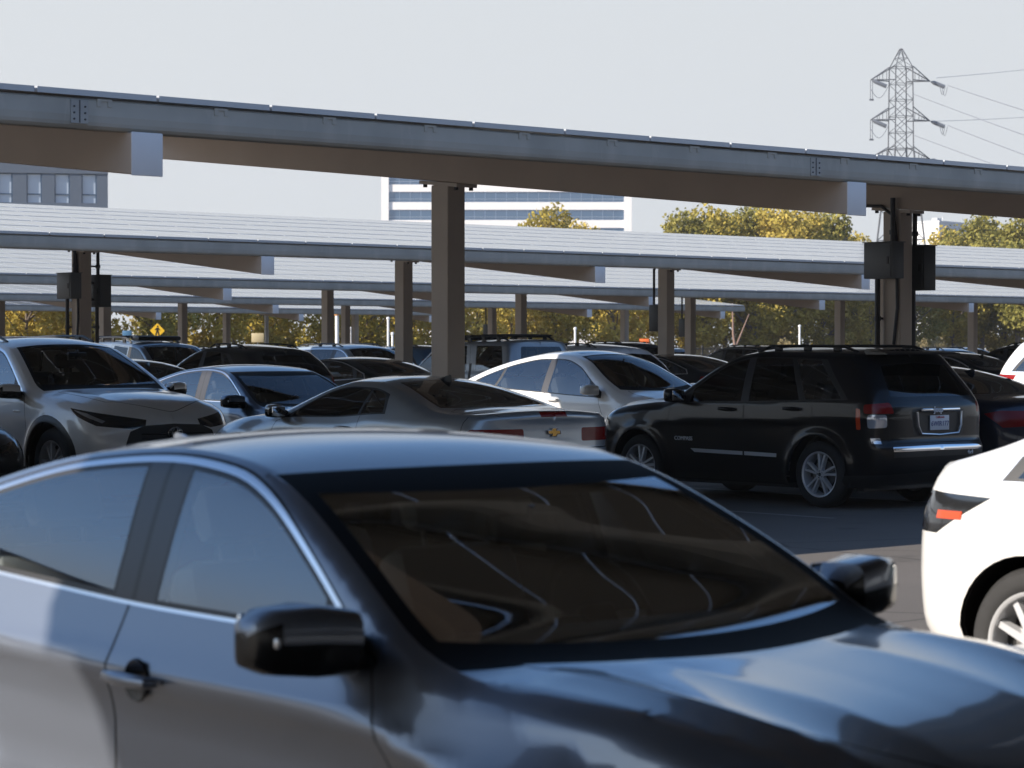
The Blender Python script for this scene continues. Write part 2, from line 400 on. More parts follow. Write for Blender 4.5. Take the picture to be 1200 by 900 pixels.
def make_shell(root,P,step,pm):
    """skins the car: side wrap and top, split into parts"""
    s=Shell(P); s.prep(step)
    wf,tf=P['feats'](s)
    doors={}
    def emit(V2,F,names,pts,N,wrap):
        names=np.array(names)
        sets=[]
        for nmx in sorted(set(names), key=lambda k:(k[:4]!='door',k)):
            if nmx=='hole': continue
            base=nmx.split(':')[0].rstrip('0123456789'); par=nmx.split(':')[1] if ':' in nmx else None
            sel=F[names==nmx]
            if base in BODYSET: continue
            if base in SIDED:
                pn,m=SIDED[base]
                for sd in 'RL':
                    o=shell_mesh(pn,pts,sel,N,doors.get((par,sd),root),[m or pm],sd)
                    if base=='door': doors[(nmx,sd)]=o
            else:
                pn,m=CENTRE[base]
                if base=='wind' and not P.get('showglass'): m=G_WINDPLAIN
                shell_mesh(pn,pts,sel,N,root,[m or pm],'B')
        bs=np.array([n in BODYSET for n in names]); mi=np.array([BODYSET.get(n,0) for n in names])[bs]
        return F[bs],mi
    # wrap
    zt=s.rz; bd=[(q,s.z0) for q in np.linspace(s.smin,s.smax,90)]+[(q,z) for q,z in zip(s.rq[::-1],zt[::-1])]
    arch=[]
    for xa in (0,-P['wb']):
        c=[(xa+P['ra']*math.cos(t),P['r']+P['ra']*math.sin(t)) for t in np.linspace(0,2*math.pi,41)[:-1]]
        arch.append(('hole',c))
    V2,F,nm=tess(bd,wf+arch,step)
    q,z=V2[:,0],V2[:,1]; pts=s.S(q,z); N=s.N(q,z)
    zr=np.interp(q,s.rq,s.rz); on=np.abs(z-zr)<.003
    def toprail(x,y): return s.NT(x,y*.985)
    if on.any():
        n2=toprail(pts[on,0],pts[on,1]); n=N[on]+n2; N[on]=n/np.linalg.norm(n,axis=1,keepdims=True)
    # top
    bd2=[(x,-y) for x,y in zip(s.rx,s.ry)]
    bd2=[(s.rx[0],0.)]+bd2+[(s.rx[-1],0.)]
    bd2=[p for i,p in enumerate(bd2) if i==0 or math.hypot(p[0]-bd2[i-1][0],p[1]-bd2[i-1][1])>1e-4]
    V3,F3,nm3=tess(bd2,tf,step)
    x,y=V3[:,0],V3[:,1]; yy=np.minimum(y,0); p3=np.stack([x,yy,s.ZT(x,yy)],-1)
    N3=s.NT(x,yy); N3[np.abs(yy)<1e-5,1]=0; N3/=np.linalg.norm(N3,axis=1,keepdims=True)
    Yr=s.Y(x); on3=(np.abs(-yy-Yr)<.003)
    if on3.any():
        qq=np.interp(x[on3],s.rx,s.rq); n2=s.N(qq,np.interp(qq,s.rq,s.rz)-.003); n=s.NT(x[on3],yy[on3]*.985)+n2; N3[on3]=n/np.linalg.norm(n,axis=1,keepdims=True)
        p3[on3,2]=np.interp(x[on3],s.rx,s.rz)
    Fw,mw=emit(V2,F,nm,pts,N,True); Ft,mt=emit(V3,F3,nm3,p3,N3,False)
    allp=np.concatenate([pts,p3]); allN=np.concatenate([N,N3]); allF=np.concatenate([Fw,Ft+len(pts)])
    shell_mesh('body',allp,allF,allN,root,[pm,M_GAP,M_BLACK,M_PILLAR,M_GLOSSBLACK,M_COWL],'B',np.concatenate([mw,mt]))
    # inner lining of the cabin
    glassy=('win','qwin','tint','wind','rear','rearclear','roofglass','sideclear')
    g1=np.array([n.split(':')[0].rstrip('0123456789') in glassy or n=='hole' for n in nm]); g2=np.array([n.split(':')[0].rstrip('0123456789') in glassy for n in nm3])
    xa,xb=P['cabin']
    c1=pts[F].mean(1); c2=p3[F3].mean(1)
    k1=(~g1)&(c1[:,0]>xa)&(c1[:,0]<xb)&(c1[:,2]>.3); k2=(~g2)&(c2[:,0]>xa)&(c2[:,0]<xb)
    li=np.concatenate([F[k1],F3[k2]+len(pts)])
    shell_mesh('interior_trim',allp-allN*.03,li,allN,root,[M_LINER if P.get('lightliner') else M_CLOTH],'B',flip=True)
    return s

def underbody(root,s,P):
    mb=MB(); w=P['width']/2-.15; x1=float(s.XF(.3))-.30; x0=float(s.XR(.3))+.30
    r=P['ra']
    for (a,b) in ((x0,-P['wb']-r),(-P['wb']+r,-r),(r,x1)):
        if b>a: mb.box(a,b,-w,w,.185,.30)
    mb.box(x0,x1,-.5,.5,.2,.34)
    for xa in (0,-P['wb']):
        for sd in (-1,1):
            pr=[(xa+(r+.012)*math.cos(t),P['r']+(r+.012)*math.sin(t)) for t in np.linspace(-.25,math.pi+.25,18)]
            yo=sd*(w+.11); yi=sd*(w-.24); vs=[(x,yo,z) for x,z in pr]+[(x,yi,z) for x,z in pr]; n=len(pr)
            mb.add(vs,[(i,i+1,n+i+1,n+i) for i in range(n-1)]+[tuple(range(n,2*n))],0,True)
    mb.build('underbody',M_BLACK,root)

def spoke_poly(mb,r0,r1,w0,w1,ang,y0,y1,mi):
    c,sn=math.cos(ang),math.sin(ang)
    for (a,b,wa,wb) in ((r0,r1,w0,w1),):
        P=[(a,-wa/2),(b,-wb/2),(b,wb/2),(a,wa/2)]
        f=[(u*c-v*sn, y1 if u<r0+.001 else y1*.8+y0*.2, u*sn+v*c) for u,v in P]
        g=[(u*c-v*sn*1.5, y0, u*sn+v*c*1.0) for u,v in P]
        g=[(u*c-v*1.4*sn,y0,u*sn+v*1.4*c) for u,v in P]
        mb.add(f+g,[(0,1,2,3),(7,6,5,4),(0,4,5,1),(1,5,6,2),(2,6,7,3),(3,7,4,0)],mi)
WHEELS={}
def wheel_meshes(r,rim,style,wd):
    key=(round(r,3),round(rim,3),style,wd)
    if key in WHEELS: return WHEELS[key]
    h=wd/2
    t=MB(); t.lathe([(rim*.96,-h*.86),(rim*1.01,-h*.95),(rim+(r-rim)*.35,-h),(rim+(r-rim)*.72,-h*.97),(r-.012,-h*.82),(r,-h*.62),(r+.001,-h*.3),(r-.004,-h*.28),(r-.004,-h*.22),(r+.001,-h*.2),(r+.001,h*.2),(r,h*.62),(r-.012,h*.82),(rim+(r-rim)*.72,h*.97),(rim+(r-rim)*.35,h),(rim*.97,h*.9)],48)
    w=MB(); o=-h   # outer face at -y
    w.lathe([(rim*.985,o*.93),(rim,o*.99),(rim*1.005,o*1.0),(rim*.985,o*1.0),(rim*.93,o*.93),(rim*.90,o*.70),(rim*.88,h*.6),(rim*.97,h*.85)],48)
    yb=o*.45
    w.lathe([(rim*.62,yb+.03),(rim*.62,yb+.02),(.05,yb+.02)],32,mi=1)           # brake disc
    w.lathe([(rim*.9,yb+.075),(.03,yb+.075)],24,mi=2)
    hub=rim*.24
    if style=='double5':
        for k in range(5):
            a=2*math.pi*k/5+.3
            for d in (-.2,.2): spoke_poly(w,hub*.7,rim*.95,rim*.10,rim*.105,a+d,yb,o*.9,0)
    elif style=='multi10':
        for k in range(10): spoke_poly(w,hub*.7,rim*.94,rim*.16,rim*.12,2*math.pi*k/10,yb,o*.85,0)
    elif style=='five':
        for k in range(5): spoke_poly(w,hub*.7,rim*.94,rim*.34,rim*.26,2*math.pi*k/5+.3,yb,o*.85,0)
    else:
        for k in range(5):
            a=2*math.pi*k/5+.5; spoke_poly(w,hub*.6,rim*.95,rim*.40,rim*.52,a,yb,o*.9,0); spoke_poly(w,hub*.6,rim*.93,rim*.10,rim*.10,a+.63,yb,o*.82,2)
    w.lathe([(hub,yb),(hub,o*.8),(hub*.85,o*.86),(hub*.45,o*.84),(.0005,o*.84)],28)
    for k in range(5):
        a=2*math.pi*k/5+.6; c=(hub*.68*math.cos(a),0,hub*.68*math.sin(a))
        w.lathe([(.009,o*.80),(.009,o*.88),(.0005,o*.88)],8,mi=2,c=c)
    w.lathe([(hub*.36,o*.84),(hub*.34,o*.9),(.0005,o*.9)],16,mi=3)
    to=t.build('wheel',M_TYRE); wo=w.build('rim',[M_ALLOY,mat('brake_disc',(.25,.24,.23),.35,.9),M_BLACK,M_CHROME])
    res=(to.data,wo.data)
    bpy.data.objects.remove(to); bpy.data.objects.remove(wo)
    WHEELS[key]=res
    return res
def add_wheels(root,P,s):
    tm,rm=wheel_meshes(P['r'],P['rim'],P.get('wheel','multi10'),P.get('tw',.22))
    for xa in (0,-P['wb']):
        for sd in (-1,1):
            y=sd*(float(s.WT(xa))-P.get('tw',.22)/2-.035)
            t=bpy.data.objects.new('wheel',tm); COL.objects.link(t); t.parent=root; t.location=(xa,y,P['r'])
            if sd>0: t.rotation_euler=(0,0,math.pi)
            w=bpy.data.objects.new('rim',rm); COL.objects.link(w); w.parent=t
            t.rotation_euler.y=random.uniform(0,6)

def add_cabin(root,P,rows=2,cloth=None):
    cloth=cloth or M_CLOTH; hz=P['hip']; xs=P['seatx']
    def seat(x,y,w,hd=True):
        mb=MB(); mb.rbox((x,y,hz+.08),(.52,w,.18),.06)
        M=Matrix.Rotation(-.33,3,'Y'); mb.rbox((x-.33,y,hz+(.42 if hd else .34)),(.17,w*.96,.66 if hd else .46),.07,M=M.to_4x4())
        if hd: mb.rbox((x-.47,y,hz+.86),(.10,.26,.17),.045,M=M.to_4x4()); mb.tube([(x-.44,y-.06,hz+.7),(x-.47,y-.06,hz+.82)],.008); mb.tube([(x-.44,y+.06,hz+.7),(x-.47,y+.06,hz+.82)],.008)
        mb.build('seat',cloth,root)
    for y in (-.37,.37): seat(xs[0],y,.50)
    mb=MB()
    if rows>=2:
        for y in (-.42,.42): seat(xs[1],y,.62,not P.get('lowrear'))
    x0,x1=P['dash']; zt=P['dashz']; w=P['width']/2-.14
    mb.add([(x0,-w,zt),(x0,w,zt),(x0+(x1-x0)*.35,w,zt+.015),(x0+(x1-x0)*.35,-w,zt+.015),(x1,w,zt-.03),(x1,-w,zt-.03),(x0+.05,-w,.45),(x0+.05,w,.45),(x1,-w,.45),(x1,w,.45)],
           [(0,3,2,1),(3,5,4,2),(0,1,7,6),(5,8,9,4),(0,6,8,5,3),(1,2,4,9,7)],0)
    mb.build('dashboard',M_DASH,root)
    mb=MB(); M=Matrix.Translation((x0-.12,.37,zt-.02))@Matrix.Rotation(-.42,4,'Y')
    prof=[(.19+.016*math.cos(t),.016*math.sin(t)) for t in np.linspace(0,2*math.pi,9)]
    mb.lathe(prof,28,axis='x',M=M)
    mb.rbox((0,0,0),(.05,.13,.10),.02,M=M); mb.v[-1]=mb.v[-1]
    for k in (0,math.pi,-math.pi/2):
        mb.add([M@Vector((-.01+dx,math.cos(k)*rr+dy*-math.sin(k),math.sin(k)*rr+dy*math.cos(k))) for rr in (.04,.18) for dy in (-.02,.02) for dx in (0,.02)],
               [(0,1,3,2),(4,6,7,5),(0,4,5,1),(2,3,7,6),(0,2,6,4),(1,5,7,3)],1)
    # move hub box to the wheel centre
    mb.build('steering_wheel',[M_DASH,M_ALLOY],root)
    fl=MB(); fl.box(P['cabin'][0]+.1,P['dash'][1],-w,w,.31,.36); fl.build('cabin_floor',M_BLACK,root)
    if P.get('mirror_in'):
        x,z=P['mirror_in']; im=MB(); im.rbox((x,0,z),(.05,.25,.085),.018); im.tube([(x+.015,0,z+.02),(x+.02,0,z+.065)],.012); im.build('inside_mirror',M_BLACK,root)

def add_mirror(root,P,s,pm,top=True):
    x,z=P['mirror']
    for sd in (-1,1):
        y0=float(s.W(np.array(x),np.array(z)))-.01; sc=P.get('mirscale',1.); m=MB()
        # housing lofted outward
        prof=[]
        for t,dx,hx,hz,dz in ((0,.0,.03,.035,-.02),(.05,.02,.055,.05,-.012),(.07,.03,.085,.068,.01),(.16,.02,.088,.074,.018),(.24,.0,.075,.066,.018),(.272,-.012,.05,.048,.015),(.28,-.016,.022,.026,.014)):
            ring=[]
            for k in range(16):
                a=2*math.pi*k/16; ca,sa=math.cos(a),math.sin(a)
                cx=(abs(ca)**.45)*math.copysign(1,ca); cz=(abs(sa)**.45)*math.copysign(1,sa)
                ring.append((x+(dx+hx*cx*(1 if cx>0 else .75))*sc,sd*(y0+t*sc),z+(dz+hz*cz)*sc))
            prof.append(ring)
        vs=[v for r in prof for v in r]; n=16
        fs=[(i*n+k,i*n+(k+1)%n,(i+1)*n+(k+1)%n,(i+1)*n+k) for i in range(len(prof)-1) for k in range(n)]+[tuple(range(6*n,7*n))]
        b=len(m.v); m.v+=vs; m.f+=[tuple(f) for f in fs]
        zc=z+.03*sc
        for f in fs:
            c=[vs[i] for i in f]; zc_=sum(p[2] for p in c)/len(c); xc=sum(p[0] for p in c)/len(c)
            m.m.append(0 if (top and zc_>z+.035*sc) or top=='all' else 1); m.sm.append(True)
        o=m.build('wing_mirror',[pm,M_GLOSSBLACK],root)
        g=MB(); g.rbox((x-.068*sc,sd*(y0+.165*sc),z+.016*sc),(.012,.17*sc,.105*sc),.005); g.build('mirror_glass',mat('mirror_silver',(.8,.82,.85),.03,1.),o)
        if P.get('mirlamp'):
            g=MB(); g.rbox((x+.045*sc,sd*(y0+.238*sc),z+.02*sc),(.05*sc,.03*sc,.022*sc),.006); g.build('indicator',M_CLEARLENS,o)

def add_handles(root,P,s,doors_x,pm,chrome=False):
    for (x,z) in doors_x:
        for sd in (-1,1):
            y=float(s.W(np.array(x),np.array(z))); m=MB()
            pts=[(x-.105,sd*(y+.008),z),(x-.09,sd*(y+.03),z+.001),(x-.03,sd*(y+.042),z+.002),(x+.05,sd*(y+.042),z+.001),(x+.105,sd*(y+.034),z),(x+.118,sd*(y+.006),z-.001)]
            m.tube(pts,[.011,.016,.019,.019,.016,.011],12)
            n=len(m.v)
            par=root
            best=None
            for ch in root.children:
                if ch.name.split('.')[0]=='door':
                    c=sum((Vector(v.co) for v in list(ch.data.vertices)[::7]),Vector())/max(1,len(list(ch.data.vertices)[::7]))
                    dd=abs(c.x-x-.45)+(0 if c.y*sd>0 else 9)
                    if best is None or dd<best: best=dd; par=ch
            if chrome:
                m2=MB(); m2.lathe([(.058,sd*-.004),(.054,sd*.004),(.03,sd*-.001),(.0005,sd*-.003)],24,axis='y',c=(x+.01,sd*y,z-.004)) 
                m2.build('handle_cup',M_GLOSSBLACK,par)
            m.build('handle',M_CHROME if chrome=='chrome' else pm,par)
# ------------------------------------------------------------------ car types  (x forward, front axle at x = 0, z up)
def door_poly(s,x0,k0,x1,k1,low,d):
    """low: lower outline from rear to front (below the belt); the upper part follows the roof rail"""
    p=s.win(x0,k0,x1,k1,d,0.); n=len(p)//2
    return list(low)+p[n:]
def feats(s):
    P=s.P; F=P['F']; w=[]; t=[]
    for k,(x0,k0,x1,k1,low) in enumerate(F.get('doors',())):
        dp=door_poly(s,x0,k0,x1,k1,low,F.get('dd',.06)); w.append(('gap',grow(dp,.005*F.get('gapk',1)))); w.append(('door%d'%(k+1),dp))
    x0,k0,x1,k1,d,e=F['dlo']
    if F.get('trim'): w.append((F['trim'],s.win(x0-.03,k0,x1+.03,k1,d-F.get('tw',.026),e-F.get('tb',F.get('tw',.026)),40)))
    w.append(('blk',s.win(x0,k0,x1,k1,d,e,40)))
    for (nm,a,ka,b,kb) in F.get('pils',()): w.append((nm,s.win(a,ka,b,kb,d+.002,e+.002,6)))
    for (nm,a,ka,b,kb) in F['wins']: w.append((nm,s.win(a,ka,b,kb,d+F.get('wm',.014),e+F.get('wm',.014))))
    if 'wrap' in F: w+=F['wrap'](s)
    if 'ws' in F:
        hdr,base,side=F['ws']; t.append(('cowl',s.topregion((hdr[0]-.01,hdr[1]-.01),(base[0]+F.get('cowl',.09),base[1]+F.get('cowl',.09)),side-.012)))
        m_=F.get('frit',.025); t.append(('wind',s.topregion((hdr[0]+.045+F.get('fh',0),hdr[1]+.03+F.get('fh',0)),(base[0]-.05-F.get('fb',0),base[1]-.03-m_*.5),side+m_)))
    if 'hood' in F:
        hp=s.topregion(*F['hood']); t.append(('gap',grow(hp,.005*F.get('gapk',1)))); t.append(('hood',hp))
    if 'bl' in F:
        a,b,side=F['bl']; t.append(('gloss',s.topregion(a,b,side-.012))); t.append((F.get('blg','rear'),s.topregion((a[0]+.035,a[1]+.03),(b[0]-.04,b[1]-.03),side+.02)))
    if 'trunk' in F:
        hp=s.topregion(*F['trunk']); t.append(('gap',grow(hp,.005*F.get('gapk',1)))); t.append(('trunk',hp))
    if 'roofglass' in F: t.append(('roofglass',s.topregion(*F['roofglass'])))
    if 'top' in F: t+=F['top'](s)
    return w,t

T={}
# --- fastback compact sedan (foreground) -------------------------------------------------
T['compact']=dict(sg=.05,wb=2.70,width=1.80,r=.322,rim=.222,ra=.372,wheel='multi10',
 top=[(-3.74,1.045),(-3.55,1.075),(-3.3,1.125),(-3.0,1.225),(-2.6,1.335),(-2.2,1.395),(-1.8,1.414),(-1.5,1.394),(-1.2,1.325),(-.9,1.192),(-.6,1.052),(-.35,.940),(-.2,.908),(-.05,.896),(.15,.878),(.4,.842),(.62,.778),(.8,.69),(.88,.61)],
 rail=[(-3.74,1.01),(-3.5,1.045),(-3.2,1.09),(-2.95,1.15),(-2.6,1.255),(-2.1,1.352),(-1.7,1.376),(-1.4,1.354),(-1.2,1.305),(-.85,1.148),(-.6,1.008),(-.47,.932),(-.3,.893),(-.1,.888),(.1,.878),(.35,.838),(.6,.765),(.8,.66),(.88,.58)],
 w=[(-3.74,.80),(-3.4,.855),(-2.7,.90),(-2.0,.898),(-1.2,.895),(-.6,.898),(0,.90),(.4,.875),(.88,.82)],
 belt=[(-3.74,.99),(-3.3,1.02),(-3.0,1.03),(-2.28,1.0),(-1.62,.97),(-.57,.95),(-.42,.88),(-.2,.835),(0,.80),(.88,.52)],
 low=[(0,.10),(.1,.06),(.3,.024),(.45,.034),(.6,.034),(.70,.020),(.755,.003),(.775,0),(.795,.003),(.86,.030),(.93,.056),(1,.080)],
 xf=[(.19,.74),(.35,.86),(.5,.88),(.62,.86),(.75,.76),(.9,.60)], xr=[(.19,-3.62),(.4,-3.74),(.6,-3.75),(.85,-3.745),(1.0,-3.70),(1.1,-3.66)],
 tum=(.29,.28), ins=[(-3.7,.05),(-3.2,.05),(-2.8,.03),(-1,.03),(-.6,.03),(-.4,.04),(0,.045),(.88,.05)], hr=[(-3.7,.06),(-3,.06),(-1,.06),(-.5,.05),(0,.055),(.88,.07)],
 topcrease=[(-.42,.75,.80,.024,.16),(-.35,.75,.40,.008,.2)], crown=2.2, lf=.46, lr=.55,
 cabin=(-3.1,-.40), hip=.32, seatx=(-1.35,-2.2), dash=(-.98,-.36), dashz=.90, mirror=(-.70,.955), mirscale=1.15, mirlamp=True, mirror_in=(-1.0,1.165),
 F=dict(gapk=1.5,dd=.018,doors=[(-1.66,-.05,-.46,-.25,[(-1.66,.27),(-.47,.27),(-.455,.6),(-.47,.9)]),(-2.72,.25,-1.67,-.05,[(-2.72,.86),(-2.45,.72),(-2.30,.5),(-2.25,.27),(-1.67,.27)])],
   dlo=(-3.0,.35,-.58,-.2,.034,.004), trim='chrome', tw=.017, tb=.010, frit=.04, fh=.10, fb=.02,
   pils=[('pil',-1.755,-.12,-1.675,-.10),('pil',-1.655,-.10,-1.565,-.08),('pil',-2.78,.40,-2.70,.40)],
   wins=[('win1:door1',-1.55,-.08,-.72,-.30),('win2:door2',-2.69,.42,-1.77,-.12),('qwin',-2.96,.5,-2.79,.42)],
   ws=((-1.21,-1.25),(-.27,-.46),.020), cowl=.08, hood=((-.19,-.33),(.80,.42),-.80), bl=((-3.30,-3.12),(-2.42,-2.38),.12), trunk=((-3.70,-3.62),(-3.33,-3.17),.09),
   wrap=lambda s:[('tail',[(-3.28,.80),(-3.35,.98),(-3.72,.985),(-3.9,.97),(-3.9,.83),(-3.6,.80)]),('head',[(.42,.60),(.38,.70),(.7,.66),(1.0,.60),(1.0,.54),(.6,.56)]),
     ('gap',strip([(-.455,.62),(-.30,.64),(-.16,.62)],.001)),('grille',[(s.smax-.55,.42),(s.smax-.6,.54),(s.smax+.1,.56),(s.smax+.1,.40)])]))

# --- a plain three-box sedan, used for several parked cars ---------------------------------
T['sedan']=dict(wb=2.78,width=1.84,r=.335,rim=.23,ra=.385,wheel='multi10',
 top=[(-3.86,1.06),(-3.7,1.095),(-3.4,1.115),(-3.1,1.20),(-2.75,1.33),(-2.3,1.43),(-1.85,1.465),(-1.5,1.455),(-1.2,1.39),(-.85,1.22),(-.55,1.07),(-.38,.995),(-.2,.975),(.1,.94),(.45,.87),(.75,.77),(.9,.66)],
 rail=[(-3.86,1.02),(-3.6,1.06),(-3.3,1.09),(-3.05,1.15),(-2.7,1.28),(-2.2,1.385),(-1.7,1.405),(-1.4,1.375),(-1.15,1.30),(-.8,1.12),(-.6,1.02),(-.45,.965),(-.3,.93),(0,.89),(.4,.81),(.75,.70),(.9,.60)],
 w=[(-3.86,.84),(-3.4,.89),(-2.7,.92),(-1.2,.915),(0,.915),(.4,.89),(.9,.83)],
 belt=[(-3.86,1.0),(-3.0,1.02),(-2.28,1.0),(-1.62,.975),(-.57,.95),(-.4,.90),(0,.83),(.9,.55)],
 xf=[(.19,.76),(.35,.9),(.5,.92),(.62,.9),(.75,.82),(.95,.66)], xr=[(.19,-3.74),(.4,-3.86),(.6,-3.87),(.85,-3.85),(1.0,-3.80),(1.12,-3.76)],
 tum=(.40,.42), ins=[(-3.7,.05),(-3,.03),(-1,.03),(-.6,.03),(-.3,.07),(.9,.08)], hr=[(-3.7,.06),(-1,.06),(0,.11),(.9,.10)], topcrease=[(-.45,.75,.78,.014,.12)],
 cabin=(-3.2,-.40), hip=.36, seatx=(-1.4,-2.3), dash=(-1.0,-.36), dashz=.93, mirror=(-.68,1.0), mirror_in=(-1.05,1.27),
 F=dict(gapk=1.3,doors=[(-1.70,-.05,-.46,-.25,[(-1.70,.27),(-.47,.27),(-.455,.6),(-.47,.9)]),(-2.80,.25,-1.71,-.05,[(-2.80,.90),(-2.52,.74),(-2.36,.5),(-2.3,.27),(-1.71,.27)])],
   dlo=(-3.02,.45,-.56,-.2,.05,.004), trim='chrome', tw=.026, pils=[('pil',-1.77,-.1,-1.64,-.08)],
   wins=[('sideclear1:door1',-1.64,-.08,-.72,-.30),('sideclear2:door2',-2.66,.30,-1.77,-.1),('qwin',-2.95,.6,-2.72,.35)],
   ws=((-1.22,-1.25),(-.32,-.50),.09), hood=((-.16,-.28),(.82,.45),-.80), bl=((-3.30,-3.16),(-2.5,-2.45),.12), blg='rearclear', trunk=((-3.76,-3.68),(-3.34,-3.2),.09),
   wrap=lambda s:[('tail',[(-3.52,.93),(-3.7,.965),(-4.1,.96),(-4.1,.80),(-3.7,.78)]),('head',[(.40,.66),(.36,.74),(.75,.70),(1.05,.64),(1.05,.56),(.6,.60)]),
     ('grille',[(s.smax-.45,.50),(s.smax-.5,.66),(s.smax+.1,.66),(s.smax+.1,.50)]),('blk',[(s.smax-.6,.24),(s.smax-.6,.38),(s.smax+.1,.38),(s.smax+.1,.24)])]))

# --- three-row SUV ------------------------------------------------------------------------
T['suv']=dict(wb=2.85,width=1.93,r=.385,rim=.25,ra=.445,wheel='double5',z0=.22,flare=.03,
 top=[(-3.9,1.60),(-3.5,1.69),(-3.0,1.73),(-2.3,1.745),(-1.7,1.735),(-1.3,1.68),(-1.0,1.54),(-.6,1.33),(-.35,1.205),(-.2,1.17),(.1,1.15),(.5,1.10),(.75,1.03),(.9,.93)],
 rail=[(-3.9,1.54),(-3.5,1.63),(-3.0,1.665),(-2.3,1.68),(-1.7,1.675),(-1.35,1.625),(-1.05,1.49),(-.7,1.29),(-.48,1.15),(-.3,1.10),(0,1.07),(.4,1.02),(.75,.95),(.9,.86)],
 w=[(-3.9,.88),(-3.4,.94),(-2.8,.965),(-1.2,.955),(0,.965),(.4,.94),(.95,.88)],
 belt=[(-3.9,1.16),(-2.8,1.14),(-1.62,1.11),(-.57,1.08),(-.35,1.03),(0,1.0),(.95,.80)],
 xf=[(.2,.80),(.35,.92),(.55,.95),(.8,.93),(.95,.88),(1.1,.78)], xr=[(.25,-3.85),(.5,-3.96),(.7,-3.97),(.95,-3.93),(1.15,-3.88),(1.4,-3.74),(1.65,-3.55)],
 tum=(.28,.30), ins=[(-3.9,.03),(-1,.03),(-.6,.03),(-.3,.07),(.9,.09)], hr=[(-3.9,.06),(-1,.06),(0,.10),(.9,.10)], topcrease=[(-.4,.85,.72,.022,.14)], lf=.5, lr=.4, nr=3.6,
 cabin=(-3.7,-.40), hip=.60, seatx=(-1.4,-2.3), dash=(-1.0,-.36), dashz=1.10, mirror=(-.66,1.13), mirscale=1.12, mirror_in=(-1.0,1.52),
 F=dict(gapk=1.4,doors=[(-1.62,-.05,-.46,-.25,[(-1.62,.32),(-.47,.32),(-.455,.7),(-.47,1.04)]),(-2.75,.2,-1.63,-.05,[(-2.75,1.0),(-2.48,.85),(-2.36,.6),(-2.3,.32),(-1.63,.32)])],
   dlo=(-3.55,.30,-.54,-.2,.055,.004), trim='chrome', tw=.022, pils=[('pil',-1.72,-.08,-1.58,-.06)],
   wins=[('win1:door1',-1.57,-.06,-.74,-.30),('tint2:door2',-2.70,.15,-1.73,-.08),('qwin',-3.48,.35,-2.80,.15)],
   ws=((-1.22,-1.27),(-.30,-.50),.09), hood=((-.14,-.28),(.88,.55),-.80), roofglass=((-2.5,-2.5),(-1.5,-1.52),.30),
   wrap=lambda s:[('clad',[(.45*1.16*math.cos(a),.385+.46*1.13*math.sin(a)) for a in np.linspace(-.4,math.pi+.4,26)]),('clad',[(-2.85+.45*1.16*math.cos(a),.385+.46*1.13*math.sin(a)) for a in np.linspace(-.4,math.pi+.4,26)]),
     ('clad',[(-2.4,.2),(-2.4,.34),(-.45,.34),(-.45,.2)]),
     ('head',[(.40,.985),(.62,.955),(.95,.90),(1.22,.86),(1.24,.80),(1.10,.765),(.75,.80),(.52,.90)]),('drl',[(.46,.965),(.62,.90),(.80,.83),(.83,.85),(.64,.93)]),
     ('grille',[(s.smax-.62,.40),(s.smax-.50,.74),(s.smax-.36,.80),(s.smax+.1,.82),(s.smax+.1,.38)]),('blk',[(s.smax-.9,.40),(s.smax-.9,.52),(s.smax-.7,.50),(s.smax-.7,.40)]),
     ('rear',[(s.smin-.1,1.2),(s.smin+.70,1.2),(s.smin+.62,1.56),(s.smin-.1,1.58)]),('tail',[(s.smin+.45,1.02),(s.smin+.45,1.12),(s.smin+1.25,1.10),(s.smin+1.2,.98)]),
     ('bumper',[(s.smin-.1,.42),(s.smin+1.0,.42),(s.smin+1.0,.66),(s.smin-.1,.66)])]))

